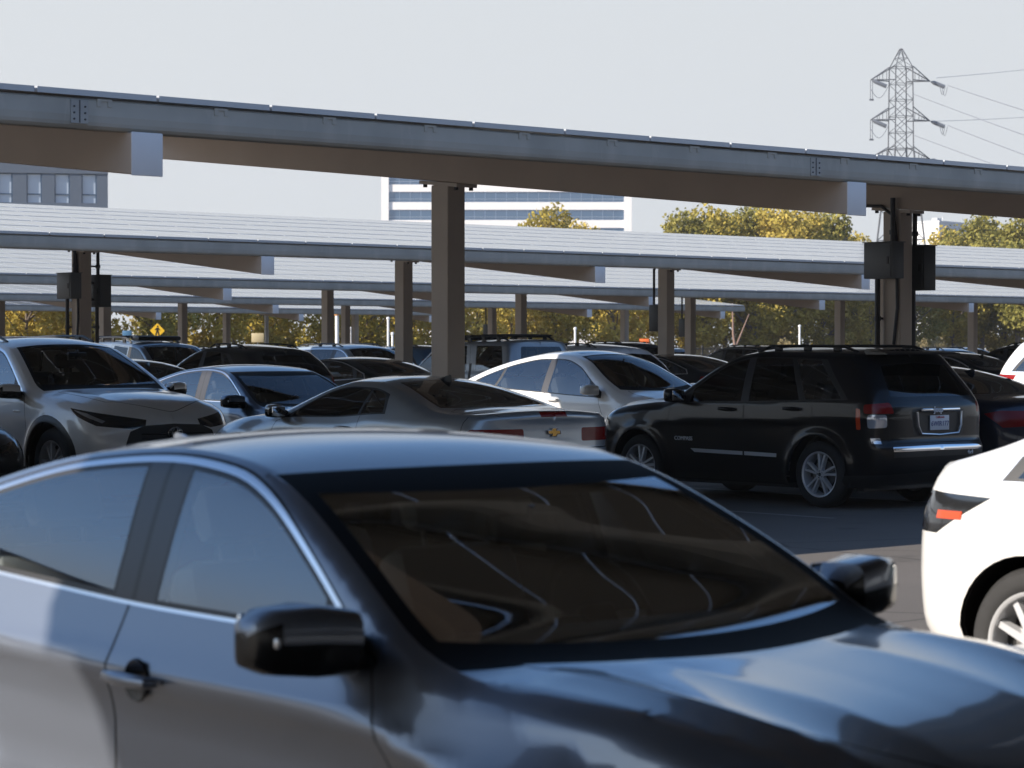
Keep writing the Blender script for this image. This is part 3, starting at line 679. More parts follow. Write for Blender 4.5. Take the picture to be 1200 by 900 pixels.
# --- compact upright SUV -------------------------------------------------------------------
T['compact_suv']=dict(low=[(0,.10),(.1,.05),(.3,.018),(.55,.012),(.72,.006),(.775,.0005),(.79,0),(.81,.0015),(1,.022)],wb=2.635,width=1.80,r=.345,rim=.236,ra=.405,wheel='double5',z0=.22,flare=.028,tw=.22,
 top=[(-3.5,1.60),(-3.25,1.632),(-3.0,1.645),(-2.3,1.66),(-1.7,1.66),(-1.3,1.625),(-1.0,1.50),(-.6,1.26),(-.4,1.16),(-.25,1.125),(0,1.11),(.4,1.07),(.7,1.0),(.88,.88)],
 rail=[(-3.5,1.555),(-3.2,1.575),(-2.3,1.605),(-1.7,1.605),(-1.35,1.565),(-1.08,1.45),(-.72,1.23),(-.5,1.10),(-.35,1.06),(0,1.03),(.4,.985),(.7,.92),(.88,.82)],
 w=[(-3.5,.86),(-3.2,.89),(-2.6,.905),(-1.2,.895),(0,.905),(.4,.88),(.9,.83)],
 belt=[(-3.5,1.13),(-2.0,1.08),(-.6,1.04),(-.35,1.0),(0,.96),(.9,.76)],
 xf=[(.2,.78),(.4,.87),(.7,.88),(.9,.86),(1.05,.78)], xr=[(.25,-3.40),(.42,-3.53),(.62,-3.55),(.72,-3.50),(.95,-3.498),(1.05,-3.487),(1.14,-3.44),(1.4,-3.24),(1.58,-3.10)],
 tum=(.26,.25), ins=[(-3.5,.03),(-1,.03),(-.6,.03),(-.3,.07),(.9,.08)], hr=[(-3.5,.05),(-1,.06),(0,.10),(.9,.10)], topcrease=[(-.4,.8,.74,.02,.12)], lf=.46, lr=.34, nr=4.2,
 cabin=(-3.3,-.40), hip=.56, seatx=(-1.35,-2.2), dash=(-.98,-.36), dashz=1.05, mirror=(-.68,1.12), mirscale=1.05, mirror_in=(-1.0,1.46),
 F=dict(gapk=1.3,doors=[(-1.58,-.05,-.46,-.25,[(-1.58,.34),(-.47,.34),(-.455,.7),(-.47,.98)]),(-2.60,.2,-1.59,-.05,[(-2.60,.96),(-2.36,.82),(-2.24,.6),(-2.2,.34),(-1.59,.34)])],
   dlo=(-3.12,.30,-.54,-.2,.05,.004), pils=[('pil',-1.66,-.08,-1.54,-.06)],
   wins=[('tint1:door1',-1.54,-.06,-.74,-.30),('tint2:door2',-2.42,.12,-1.66,-.08),('qwin',-3.04,.4,-2.50,.12)],
   ws=((-1.24,-1.28),(-.30,-.50),.09), hood=((-.14,-.28),(.80,.5),-.80),
   wrap=lambda s:[('rear',[(s.smin-.1,1.155),(s.smin+.66,1.155),(s.smin+.60,1.47),(s.smin-.1,1.50)]),
     ('head',[(.5,.78),(.5,.95),(.95,.93),(.95,.76)]),('grille',[(s.smax-.5,.74),(s.smax-.5,.90),(s.smax+.1,.90),(s.smax+.1,.74)]),
     ('clad',[(s.smin-.1,.22),(s.smin+1.4,.22),(s.smin+1.4,.34),(s.smin-.1,.40)]),
     ('gap',strip([(s.smin-.1,.685),(s.smin+.72,.685),(s.smin+.735,1.0),(s.smin+.70,1.3),(s.smin+.64,1.56)],.009)),
     ('bright',[(s.smin-.1,.605),(s.smin+.72,.600),(s.smin+.72,.650),(s.smin-.1,.662)]),
     ('blk',[(s.smin-.1,.545),(s.smin+.72,.54),(s.smin+.72,.598),(s.smin-.1,.603)]),
     ('blk',round_poly([(s.smin-.4,.745),(s.smin+.40,.745),(s.smin+.43,1.03),(s.smin-.4,1.045)],.06)),
     ('tail',round_poly([(s.smin+.66,.985),(s.smin+.70,1.10),(s.smin+.985,1.075),(s.smin+.99,.985)],.03)),('lens',round_poly([(s.smin+.745,.845),(s.smin+.745,.975),(s.smin+.945,.975),(s.smin+.945,.835)],.03)),
     ('amber',round_poly([(s.smin+1.03,.82),(s.smin+1.03,1.03),(s.smin+1.085,1.04),(s.smin+1.085,.82)],.02)),('lens2',[(s.smin+.82,.68),(s.smin+.82,.74),(s.smin+.92,.74),(s.smin+.92,.68)]),
     ('stripe1',[(-2.06,.505),(-2.06,.545),(-1.596,.552),(-1.596,.512)]),('stripe2',[(-1.572,.512),(-1.572,.552),(-.80,.562),(-.86,.522)])]))

# --- muscle coupe ---------------------------------------------------------------------------
T['coupe']=dict(wb=2.852,width=1.918,r=.36,rim=.25,ra=.41,wheel='five',flare=.03,
 top=[(-3.9,1.03),(-3.8,1.065),(-3.62,1.05),(-3.3,1.06),(-3.05,1.10),(-2.7,1.21),(-2.3,1.32),(-1.9,1.372),(-1.5,1.366),(-1.15,1.29),(-.8,1.13),(-.55,1.03),(-.4,1.0),(-.2,1.0),(.1,.98),(.5,.92),(.8,.82),(.93,.70)],
 rail=[(-3.9,.99),(-3.7,1.02),(-3.3,1.02),(-3.1,1.04),(-2.8,1.12),(-2.4,1.235),(-2.0,1.308),(-1.6,1.315),(-1.3,1.26),(-1.0,1.14),(-.75,1.03),(-.6,.975),(-.4,.95),(0,.93),(.5,.85),(.8,.76),(.93,.66)],
 w=[(-3.9,.88),(-3.4,.945),(-2.85,.96),(-1.6,.93),(-.6,.945),(0,.955),(.5,.92),(.95,.86)],
 belt=[(-3.9,.965),(-3.3,.995),(-2.85,1.01),(-2.3,1.0),(-1.6,.955),(-.6,.935),(-.4,.905),(0,.87),(.95,.60)],
 low=[(0,.10),(.1,.05),(.3,.022),(.5,.03),(.66,.022),(.78,.004),(.83,0),(.9,.012),(1,.05)],
 xf=[(.19,.80),(.4,.93),(.6,.95),(.75,.9),(.95,.75)], xr=[(.19,-3.74),(.4,-3.88),(.62,-3.91),(.70,-3.87),(.9,-3.86),(1.06,-3.90)],
 tum=(.52,.6), ins=[(-3.9,.05),(-3,.05),(-1,.03),(-.6,.03),(-.3,.07),(.9,.08)], hr=[(-3.9,.06),(-1,.06),(0,.11),(.9,.10)], topcrease=[(-.4,.7,.3,.02,.12)], lf=.5, lr=.4, nr=3.4,
 cabin=(-3.1,-.45), hip=.26, lowrear=True, seatx=(-1.55,-2.2), dash=(-1.1,-.42), dashz=.93, mirror=(-.74,.99), mirscale=.95, mirror_in=(-1.15,1.24),
 F=dict(gapk=1.3,dd=.07,dlo=(-2.42,.42,-.62,-.2,.05,.004), doors=[(-1.98,-.15,-.55,-.3,[(-1.98,.28),(-.56,.28),(-.54,.6),(-.56,.9)])],
   wins=[('tint1:door1',-1.95,-.1,-.80,-.3),('qwin',-2.38,.5,-1.985,-.1)],
   ws=((-1.24,-1.28),(-.46,-.62),.09), hood=((-.30,-.42),(.82,.5),-.78), bl=((-3.20,-3.02),(-2.22,-2.18),.14), blg='rearclear',
   top=lambda s:[('stoplight',[(-3.905,.02),(-3.905,-.17),(-3.84,-.17),(-3.84,.02)]),('gap',strip([(-3.86,-.62),(-3.6,-.70),(-3.2,-.72),(-3.14,-.60),(-3.2,.02)],.009))],
   wrap=lambda s:[('tail',round_poly([(s.smin+.36,.755),(s.smin+.36,.885),(s.smin+.90,.885),(s.smin+.96,.755)],.03)),('lens',round_poly([(s.smin+.76,.785),(s.smin+.76,.86),(s.smin+.84,.86),(s.smin+.84,.785)],.02)),
     ('gap',strip([(s.smin-.1,.69),(s.smin+1.0,.69)],.010)),('gap',strip([(s.smin+.98,.69),(s.smin+.98,1.0)],.008)),
     ('blk',[(s.smin-.1,.22),(s.smin-.1,.36),(s.smin+.8,.34),(s.smin+.8,.22)]),('plate',[(0,0),(0,0.001),(0.001,0)]) if False else ('gap',strip([(s.smin-.1,.50),(s.smin+.26,.50),(s.smin+.26,.66),(s.smin-.1,.66)],.008)),
     ('head',[(.45,.66),(.42,.76),(.95,.72),(.95,.62)]),('grille',[(s.smax-.6,.55),(s.smax-.6,.68),(s.smax+.1,.68),(s.smax+.1,.5)])]))

# --- tall fastback crossover ---------------------------------------------------------------
T['fastback']=dict(wb=2.89,width=1.92,r=.36,rim=.245,ra=.41,wheel='multi10',
 top=[(-3.91,1.12),(-3.75,1.15),(-3.5,1.23),(-3.0,1.41),(-2.5,1.545),(-2.0,1.615),(-1.6,1.622),(-1.2,1.56),(-.8,1.39),(-.4,1.19),(-.12,1.065),(.1,1.02),(.5,.92),(.75,.80),(.85,.7)],
 rail=[(-3.91,1.07),(-3.7,1.11),(-3.4,1.20),(-2.9,1.365),(-2.4,1.49),(-1.9,1.555),(-1.5,1.55),(-1.1,1.46),(-.7,1.26),(-.35,1.09),(-.15,1.0),(.1,.94),(.5,.84),(.75,.74),(.85,.65)],
 w=[(-3.9,.85),(-3.4,.92),(-2.8,.96),(-1.2,.94),(0,.95),(.4,.92),(.9,.85)],
 belt=[(-3.9,1.03),(-3.4,1.10),(-2.5,1.06),(-1,.985),(-.3,.955),(0,.87),(.85,.60)],
 xf=[(.19,.72),(.4,.84),(.6,.85),(.75,.78),(.95,.62)], xr=[(.19,-3.78),(.4,-3.9),(.7,-3.92),(.95,-3.88),(1.1,-3.86),(1.2,-3.8)],
 tum=(.36,.34), ins=[(-3.9,.05),(-3,.03),(-.6,.03),(-.2,.07),(.9,.08)], hr=[(-3.9,.06),(-1,.06),(0,.11),(.9,.10)], topcrease=[(-.2,.75,.76,.018,.12)],
 cabin=(-3.3,-.30), hip=.50, seatx=(-1.4,-2.35), dash=(-.95,-.26), dashz=.98, mirror=(-.62,1.06), mirscale=1.0, mirror_in=(-1.0,1.44), lightliner=True,
 F=dict(gapk=1.3,doors=[(-1.62,-.08,-.40,-.3,[(-1.62,.30),(-.42,.30),(-.40,.6),(-.42,.9)]),(-2.78,.2,-1.63,-.08,[(-2.78,.96),(-2.5,.78),(-2.38,.55),(-2.34,.30),(-1.63,.30)])],
   dlo=(-3.3,.5,-.36,-.2,.055,.004), pils=[('pil',-1.72,-.1,-1.60,-.08)],
   wins=[('win1:door1',-1.595,-.08,-.66,-.25),('win2:door2',-2.72,.28,-1.725,-.1),('qwin',-3.22,.7,-2.77,.28)],
   ws=((-1.22,-1.28),(-.16,-.36),.09), cowl=.06, hood=((-.08,-.22),(.78,.4),-.80), bl=((-3.66,-3.5),(-2.5,-2.45),.13), roofglass=((-2.42,-2.38),(-1.32,-1.38),.14),
   wrap=lambda s:[('tail',[(-3.55,.98),(-3.7,1.03),(-4.3,1.03),(-4.3,.90)]),('head',[(.40,.68),(.36,.78),(.9,.68),(.9,.60)])]))

# --- boxy off-roader with roof rack -----------------------------------------------------------
T['boxy']=dict(wb=2.70,width=1.86,r=.39,rim=.22,ra=.46,wheel='five',z0=.30,flare=.04,
 top=[(-3.7,1.80),(-3.2,1.825),(-2.2,1.83),(-1.9,1.80),(-1.5,1.775),(-1.2,1.735),(-.9,1.57),(-.55,1.33),(-.35,1.20),(-.2,1.17),(.3,1.14),(.7,1.08),(.88,.95)],
 rail=[(-3.7,1.745),(-3.2,1.77),(-2.2,1.775),(-1.9,1.75),(-1.5,1.725),(-1.25,1.68),(-.95,1.51),(-.65,1.28),(-.45,1.13),(-.3,1.10),(.3,1.07),(.7,1.02),(.88,.90)],
 w=[(-3.7,.88),(-3.3,.91),(-2.6,.93),(-1.2,.915),(0,.93),(.4,.90),(.9,.86)],
 belt=[(-3.7,1.22),(-1.6,1.16),(-.6,1.10),(-.35,1.05),(0,1.02),(.9,.84)],
 xf=[(.3,.80),(.5,.88),(.9,.88),(1.05,.84),(1.15,.78)], xr=[(.3,-3.55),(.5,-3.68),(.75,-3.66),(.8,-3.60),(1.2,-3.58),(1.5,-3.52),(1.75,-3.44)],
 tum=(.17,.1), ins=[(-3.7,.03),(-1,.03),(-.3,.06),(.9,.06)], hr=[(-3.7,.05),(-1,.05),(0,.08),(.9,.08)], lf=.36, lr=.24, nr=5, nf=3.4,
 cabin=(-3.5,-.40), hip=.66, seatx=(-1.35,-2.2), dash=(-.95,-.36), dashz=1.16, mirror=(-.66,1.2), mirscale=1.1,
 F=dict(gapk=1.4,doors=[(-1.55,-.03,-.46,-.25,[(-1.55,.42),(-.47,.42),(-.455,.7),(-.47,1.06)]),(-2.42,.1,-1.56,-.03,[(-2.42,1.05),(-2.30,.9),(-2.20,.42),(-1.56,.42)])],
   dlo=(-1.62,.0,-.54,-.2,.06,.01),
   wins=[('tint1:door1',-1.49,-.03,-.70,-.30),('tint2:door2',-2.30,.10,-1.64,-.03),('qwin',-3.42,.04,-2.58,.0)],
   ws=((-1.2,-1.25),(-.30,-.48),.09), hood=((-.14,-.28),(.82,.6),-.82),
   wrap=lambda s:[('blk',[(-2.38,1.0),(-2.38,1.35),(-2.46,1.35),(-2.46,1.0)]),('rear',round_poly([(s.smin-.2,1.27),(s.smin+.62,1.27),(s.smin+.58,1.68),(s.smin-.2,1.68)],.05)),('tail',[(s.smin+.70,.85),(s.smin+.70,1.18),(s.smin+.86,1.18),(s.smin+.86,.85)]),
     ('bumper',[(s.smin-.1,.42),(s.smin+1.1,.42),(s.smin+1.1,.72),(s.smin-.1,.72)])]))

# --- smooth crossover -----------------------------------------------------------------------
P=dict(T['suv']); T['crossover']=P
P.update(wb=2.70,width=1.86,wheel='five',r=.36,rim=.24,ra=.42,flare=.015,
 top=[(-3.65,1.40),(-3.45,1.50),(-3.1,1.60),(-2.6,1.66),(-2.0,1.69),(-1.6,1.68),(-1.2,1.60),(-.9,1.45),(-.5,1.22),(-.3,1.12),(-.15,1.10),(.1,1.07),(.5,1.0),(.75,.92),(.9,.82)],
 rail=[(-3.65,1.34),(-3.4,1.43),(-3.1,1.52),(-2.6,1.59),(-2.0,1.625),(-1.6,1.615),(-1.25,1.54),(-.95,1.40),(-.65,1.21),(-.45,1.09),(-.3,1.05),(0,1.02),(.4,.96),(.75,.87),(.9,.78)],
 w=[(-3.65,.85),(-3.2,.90),(-2.7,.93),(-1.2,.92),(0,.93),(.4,.90),(.95,.84)],
 belt=[(-3.65,1.12),(-2.7,1.10),(-1.62,1.06),(-.57,1.02),(-.35,.98),(0,.95),(.95,.74)],
 xr=[(.25,-3.55),(.5,-3.64),(.75,-3.63),(.95,-3.6),(1.1,-3.56),(1.3,-3.40),(1.5,-3.12),(1.6,-3.0)], xf=[(.2,.78),(.35,.88),(.55,.9),(.8,.88),(.95,.82),(1.05,.72)],
 lr=.36,cabin=(-3.3,-.40), hip=.54, dash=(-1.0,-.36), dashz=1.02, mirror=(-.66,1.1), mirror_in=(-1.0,1.47))
P['F']=dict(T['suv']['F']); P['F'].update(dlo=(-3.02,.5,-.54,-.2,.055,.004),wins=[('tint1:door1',-1.57,-.06,-.74,-.30),('tint2:door2',-2.52,.25,-1.73,-.08),('qwin',-2.9,.6,-2.60,.28)],trim=None,
   doors=[(-1.62,-.05,-.46,-.25,[(-1.62,.32),(-.47,.32),(-.455,.7),(-.47,.98)]),(-2.62,.2,-1.63,-.05,[(-2.62,.95),(-2.36,.82),(-2.26,.6),(-2.2,.32),(-1.63,.32)])],
   wrap=lambda s:[('head',[(.40,.82),(.62,.86),(.95,.80),(.9,.72),(.55,.76)]),('grille',[(s.smax-.5,.52),(s.smax-.5,.74),(s.smax+.1,.76),(s.smax+.1,.5)]),
     ('rear',[(s.smin-.1,1.13),(s.smin+.76,1.13),(s.smin+.62,1.47),(s.smin-.1,1.50)]),('tail',[(s.smin+.74,.98),(s.smin+.78,1.15),(s.smin+1.0,1.30),(s.smin+1.06,1.28),(s.smin+1.06,.94)])])
P['F'].pop('roofglass')
for k in T: T[k]['feats']=feats
# ------------------------------------------------------------------ site grid: t along the rows, q across them
F_PX=2833.; HOR=408.
RX,RY=.7480,.6637                        # row direction (right and away); across = (-RY, RX)
ROWANG=math.atan2(RY,RX)
def tq(t,q,z=0.): return Vector(((t+8.80)*RX-q*RY,(t+8.80)*RY+q*RX,z))
def ray(px,q):
    s=(px-600)/F_PX; Y=q/(RX-RY*s); return Vector((s*Y,Y,0))
def zat(py,Y): return 1.65+(HOR-py)*Y/F_PX
OUT=math.atan2(-RX,RY); IN=math.atan2(RX,-RY)
def place(root,px,q,ang,ref):
    p=ray(px,q); c,s=math.cos(ang),math.sin(ang)
    root.location=(p.x-(c*ref[0]-s*ref[1]),p.y-(s*ref[0]+c*ref[1]),0); root.rotation_euler=(0,0,ang)

# ------------------------------------------------------------------ ground
def asphalt():
    m=bpy.data.materials.new('asphalt'); m.use_nodes=True; nt=m.node_tree; b=nt.nodes['Principled BSDF']; b.inputs['Roughness'].default_value=.82
    tc=nt.nodes.new('ShaderNodeTexCoord')
    def noise(sc,det): 
        n=nt.nodes.new('ShaderNodeTexNoise'); n.inputs['Scale'].default_value=sc; n.inputs['Detail'].default_value=det; nt.links.new(tc.outputs['Object'],n.inputs['Vector']); return n
    n1=noise(.25,6); n2=noise(60,3)
    r=nt.nodes.new('ShaderNodeValToRGB'); r.color_ramp.elements[0].color=(.078,.072,.066,1); r.color_ramp.elements[1].color=(.145,.131,.120,1)
    r.color_ramp.elements[0].position=.3; r.color_ramp.elements[1].position=.7
    ad=nt.nodes.new('ShaderNodeMath'); ad.operation='MULTIPLY_ADD'; ad.inputs[1].default_value=.45
    nt.links.new(n2.outputs['Fac'],ad.inputs[0]); 
    hm=nt.nodes.new('ShaderNodeMath'); hm.operation='MULTIPLY'; hm.inputs[1].default_value=.55; nt.links.new(n1.outputs['Fac'],hm.inputs[0]); nt.links.new(hm.outputs[0],ad.inputs[2])
    nt.links.new(ad.outputs[0],r.inputs['Fac'])
    n3=noise(1.1,4); st=nt.nodes.new('ShaderNodeMapRange'); st.inputs['From Min'].default_value=.60; st.inputs['From Max'].default_value=.72; st.inputs['To Min'].default_value=0; st.inputs['To Max'].default_value=.5; nt.links.new(n3.outputs['Fac'],st.inputs['Value'])
    vo=nt.nodes.new('ShaderNodeTexVoronoi'); vo.feature='DISTANCE_TO_EDGE'; vo.inputs['Scale'].default_value=.28
    wp=nt.nodes.new('ShaderNodeMix'); wp.data_type='VECTOR'; wp.inputs['Factor'].default_value=.12; nw=noise(1.7,5); nt.links.new(tc.outputs['Object'],wp.inputs['A']); nt.links.new(nw.outputs['Color'],wp.inputs['B']); nt.links.new(wp.outputs['Result'],vo.inputs['Vector'])
    cr=nt.nodes.new('ShaderNodeMapRange'); cr.inputs['From Min'].default_value=.002; cr.inputs['From Max'].default_value=.006; cr.inputs['To Min'].default_value=.55; cr.inputs['To Max'].default_value=0; nt.links.new(vo.outputs['Distance'],cr.inputs['Value'])
    mxm=nt.nodes.new('ShaderNodeMath'); mxm.operation='MAXIMUM'; nt.links.new(st.outputs[0],mxm.inputs[0]); nt.links.new(cr.outputs[0],mxm.inputs[1])
    dk=nt.nodes.new('ShaderNodeMix'); dk.data_type='RGBA'; dk.inputs['B'].default_value=(.025,.024,.023,1); nt.links.new(mxm.outputs[0],dk.inputs['Factor']); nt.links.new(r.outputs['Color'],dk.inputs['A']); nt.links.new(dk.outputs['Result'],b.inputs['Base Color'])
    bp=nt.nodes.new('ShaderNodeBump'); bp.inputs['Strength'].default_value=.5; bp.inputs['Distance'].default_value=.01
    nt.links.new(n2.outputs['Fac'],bp.inputs['Height']); nt.links.new(bp.outputs['Normal'],b.inputs['Normal'])
    return m
M_ASPH=asphalt()
mb=MB(); mb.add([(-2500,-600,0),(2500,-600,0),(2500,4000,0),(-2500,4000,0)],[(0,1,2,3)])
tag(mb.build('ground',M_ASPH),kind='structure')
M_LINE=mat('worn_white_paint',(.24,.235,.225),.8,noise=.5,nscale=5)
M_STEEL=mat('galvanised_steel',(.40,.385,.345),.6,.05,noise=.32,nscale=1.7)
nt=M_STEEL.node_tree; b_=nt.nodes['Principled BSDF']; src=b_.inputs['Base Color'].links[0].from_socket
tc=nt.nodes.new('ShaderNodeTexCoord'); sx=nt.nodes.new('ShaderNodeSeparateXYZ'); nt.links.new(tc.outputs['Object'],sx.inputs[0])
def mth(op,a,b=None):
    n=nt.nodes.new('ShaderNodeMath'); n.operation=op
    for i,v in enumerate((a,b)):
        if v is None: continue
        if isinstance(v,(int,float)): n.inputs[i].default_value=v
        else: nt.links.new(v,n.inputs[i])
    return n.outputs[0]
f_=mth('ABSOLUTE',mth('SUBTRACT',mth('FRACT',mth('ADD',mth('DIVIDE',sx.outputs[0],1.012),-.05)),.5))
k_=nt.nodes.new('ShaderNodeMapRange'); k_.inputs['From Min'].default_value=.015; k_.inputs['From Max'].default_value=.085; k_.inputs['To Min'].default_value=1; k_.inputs['To Max'].default_value=0; nt.links.new(f_,k_.inputs['Value'])
ns=nt.nodes.new('ShaderNodeTexNoise'); ns.inputs['Scale'].default_value=1; ns.inputs['Detail'].default_value=3; mp=nt.nodes.new('ShaderNodeMapping'); mp.inputs['Scale'].default_value=(9,1,2.2); nt.links.new(tc.outputs['Object'],mp.inputs[0]); nt.links.new(mp.outputs[0],ns.inputs['Vector'])
fac=mth('MULTIPLY',mth('MULTIPLY',k_.outputs[0],ns.outputs['Fac']),.8)
fac2=mth('MULTIPLY',mth('GREATER_THAN',ns.outputs['Fac'],.62),.22)
mx_=nt.nodes.new('ShaderNodeMix'); mx_.data_type='RGBA'; mx_.inputs['B'].default_value=(.50,.47,.42,1); nt.links.new(mth('MAXIMUM',fac,fac2),mx_.inputs['Factor']); nt.links.new(src,mx_.inputs['A']); nt.links.new(mx_.outputs['Result'],b_.inputs['Base Color'])
M_STEELLIGHT=mat('bright_galvanising',(.46,.45,.43),.5,.2,noise=.2,nscale=9)
M_STEELMID=mat('splice_steel',(.36,.355,.34),.5,.2,noise=.3,nscale=6)
M_BROWN=mat('taupe_painted_steel',(.50,.39,.305),.5,noise=.14,nscale=1.6)
M_COLUMN=mat('taupe_column_paint',(.62,.52,.43),.55,noise=.14,nscale=1.6)
M_ENDPLATE=mat('pale_end_plate',(.78,.77,.77),.55,noise=.06,nscale=4)
M_CAB=mat('dark_cabinet_paint',(.055,.06,.065),.45,noise=.15,nscale=3)
M_CABGREY=mat('grey_cabinet_paint',(.14,.15,.16),.45,noise=.1,nscale=3)
M_PIPE=mat('dark_conduit',(.05,.05,.055),.5)
M_FRAME=mat('panel_frame_aluminium',(.50,.52,.55),.45,.5)
def pv_mat():
    m=mat('solar_panel_glass',(.02,.028,.055),.16,0,0,.6)
    nt=m.node_tree; b=nt.nodes['Principled BSDF']; b.inputs['IOR'].default_value=1.52
    tc=nt.nodes.new('ShaderNodeTexCoord'); n=nt.nodes.new('ShaderNodeTexNoise'); n.inputs['Scale'].default_value=.9; n.inputs['Detail'].default_value=5
    nt.links.new(tc.outputs['Object'],n.inputs['Vector'])
    r=nt.nodes.new('ShaderNodeMapRange'); r.inputs['To Min'].default_value=.05; r.inputs['To Max'].default_value=.13
    nt.links.new(n.outputs['Fac'],r.inputs['Value']); nt.links.new(r.outputs[0],b.inputs['Roughness'])
    # pale film of dust
    mx=nt.nodes.new('ShaderNodeMix'); mx.data_type='RGBA'; mx.inputs['A'].default_value=(.035,.042,.07,1); mx.inputs['B'].default_value=(.17,.165,.16,1)
    nt.links.new(n.outputs['Fac'],mx.inputs['Factor']); nt.links.new(mx.outputs['Result'],b.inputs['Base Color'])
    return m
M_PV=pv_mat()
M_BACK=mat('panel_backsheet',(.17,.155,.13),.45)

# ------------------------------------------------------------------ solar canopies
PITCH=1.012; TILT=math.tan(R_(5.9)); H0=3.49; WID=12.0
def canopy(k,t0,t1,cols,label,detail,boxes=(),boxes_side=(),name_q=None):
    qn=14.92+18.7*(k-1) if name_q is None else name_q
    root=empty('solar_canopy',tq(t0,qn),ROWANG); tag(root,label,'solar canopy','solar canopies over the parking rows')
    L=t1-t0; npan=int(L/PITCH)
    # panel rows
    row=WID/6
    for r in range(6):
        m=MB(); y0=r*row+.008; y1=(r+1)*row-(.018 if k==0 else .014); z0=H0+y0*TILT+(.0025 if r else 0); z1=H0+y1*TILT-.0025
        th=.042
        for i in range(npan):
            a=i*PITCH; b=a+PITCH-.024
            vs=[(a,y0,z0),(b,y0,z0),(b,y1,z1),(a,y1,z1),(a,y0,z0-th),(b,y0,z0-th),(b,y1,z1-th),(a,y1,z1-th)]
            fr=.022
            top=[(a+fr,y0+fr,z0+fr*TILT+.0),(b-fr,y0+fr,z0+fr*TILT),(b-fr,y1-fr,z1-fr*TILT),(a+fr,y1-fr,z1-fr*TILT)]
            m.add(vs+top,[(0,1,9,8),(1,2,10,9),(2,3,11,10),(3,0,8,11),(0,4,5,1),(1,5,6,2),(2,6,7,3),(3,7,4,0)],1)
            m.add(top,[(0,1,2,3)],0); m.add(vs[4:],[(3,2,1,0)],2)
        # one long rail under the row ties its panels together
        m.box(0,npan*PITCH-.018,-.02,.02,-.02,0,1,Matrix.Translation((0,(y0+y1)/2,(z0+z1)/2-th-.001))@Matrix.Rotation(math.atan(TILT),4,'X'))
        m.build('solar_panel_row',[M_PV,M_FRAME,M_BACK],root)
    # purlins: rolled channel, web towards the open side
    pd=.215; ztop=-.062
    ys=[.03]+[i*1. for i in range(1,12)]+[WID-.05] if k==0 else [.03]+[row*i for i in range(1,6)]+[WID-.05] if detail<2 else [.03,2,4,6,8,10,WID-.05]  # overhead canopy has extra purlins, added to streak the windshield reflection
    lx=npan*PITCH
    for j,y in enumerate(ys):
        z=H0+y*TILT+ztop; m=MB(); sg=1 if j<len(ys)-1 else -1
        rr=.05
        prof=[(y+sg*.075,z-.02),(y+sg*.075,z),(y+sg*.012,z),(y,z-.012),(y-sg*.004,z-pd*.55),(y,z-pd+rr)]+[(y+sg*(rr-rr*math.cos(a)),z-pd+rr-rr*math.sin(a)) for a in (.5,1.05,1.57)]+[(y+sg*.085,z-pd),(y+sg*.085,z-pd+.022)]
        inn=[(y+sg*.079,z-.02)] if False else []
        n=len(prof); vs=[(-.05,a,b) for a,b in prof]+[(lx+.05,a,b) for a,b in prof]
        m.add(vs,[(i,i+1,n+i+1,n+i) for i in range(n-1)],0)
        off=[(a+sg*.004 if abs(a-y)<.03 else a,b+(-.004 if b>z-.015 and abs(a-y)>=.01 else (.004 if b<z-pd+.01 else 0))) for a,b in prof]
        o=m.build('purlin',[M_STEEL,M_STEELLIGHT,M_GAP],root)
        so=o.modifiers.new('plate','SOLIDIFY'); so.thickness=.004; so.offset=0
        if j==0 and detail==0:
            for c in cols:
                x=c-t0-.55; sp=MB()
                sp.box(x-.07,x+.07,y-.012,y-.0015,z-pd+.035,z-.014,0)
                for bx in (-.045,.045):
                    for bz in (-.06,-.105,-.15): sp.lathe([(.0075,0),(.0075,-.006),(.0005,-.008)],8,axis='y',mi=1,c=(x+bx,y-.012 if abs(bx)<.1 else y-.005,z+bz))
                sp.box(x-.004,x+.004,y-.0155,y-.0125,z-pd+.04,z-.014,1)
                sp.build('splice_plate',[M_STEELMID,M_PIPE],o)
            cl=MB(); cl.box(-.061,.061,-.010,-.0015,-.012,.004,0)
            for d in (-.045,.045): cl.box(d-.016,d+.016,-.010,-.0015,-.05,-.0122,0)
            c0=cl.build('panel_clip',M_STEEL,o)
            for i in range(npan):
                c1=c0 if i==0 else c0.copy()
                if i: COL.objects.link(c1)
                c1.location=((i+.55)*PITCH,y,z)
    # girders and columns
    gz=ztop-pd-.003; gh=.305; gw=.255
    for ci,c in enumerate(cols):
        x=c-t0; m=MB()
        ya,yb=.0,WID-.12
        for (s0,s1,mi) in ((ya,yb,0),):
            pts=[]
            for y in (ya,yb):
                zt=H0+y*TILT+gz
                pts+= [(x-gw/2,y,zt),(x+gw/2,y,zt),(x+gw/2,y,zt-gh),(x-gw/2,y,zt-gh)]
            m.add(pts,[(0,4,5,1),(1,5,6,2),(2,6,7,3),(3,7,4,0)],0)
        g=m.build('girder',[M_BROWN],root); bv=g.modifiers.new('edge','BEVEL'); bv.width=.012; bv.segments=2
        for y,sg in ((ya,-1),(yb,1)):
            zt=H0+y*TILT+gz; e=MB(); e.rbox((x,y+sg*.004,zt-gh/2),(gw+.012,.014,gh+.010),.006); e.build('end_plate',[M_ENDPLATE],g)
        yc=5.98; zc=H0+yc*TILT+gz-gh-.004; cm=MB()
        cm.box(x-.128,x+.128,yc-.15,yc+.15,.18,zc-.03)
        col=cm.build('column',[M_COLUMN],root); bv=col.modifiers.new('edge','BEVEL'); bv.width=.016; bv.segments=3
        cp=MB(); Mx=Matrix.Translation((x,yc,zc-.012))@Matrix.Rotation(math.atan(TILT),4,'X')
        cp.box(-.15,.15,-.33,.33,-.028,.012,0,Mx)
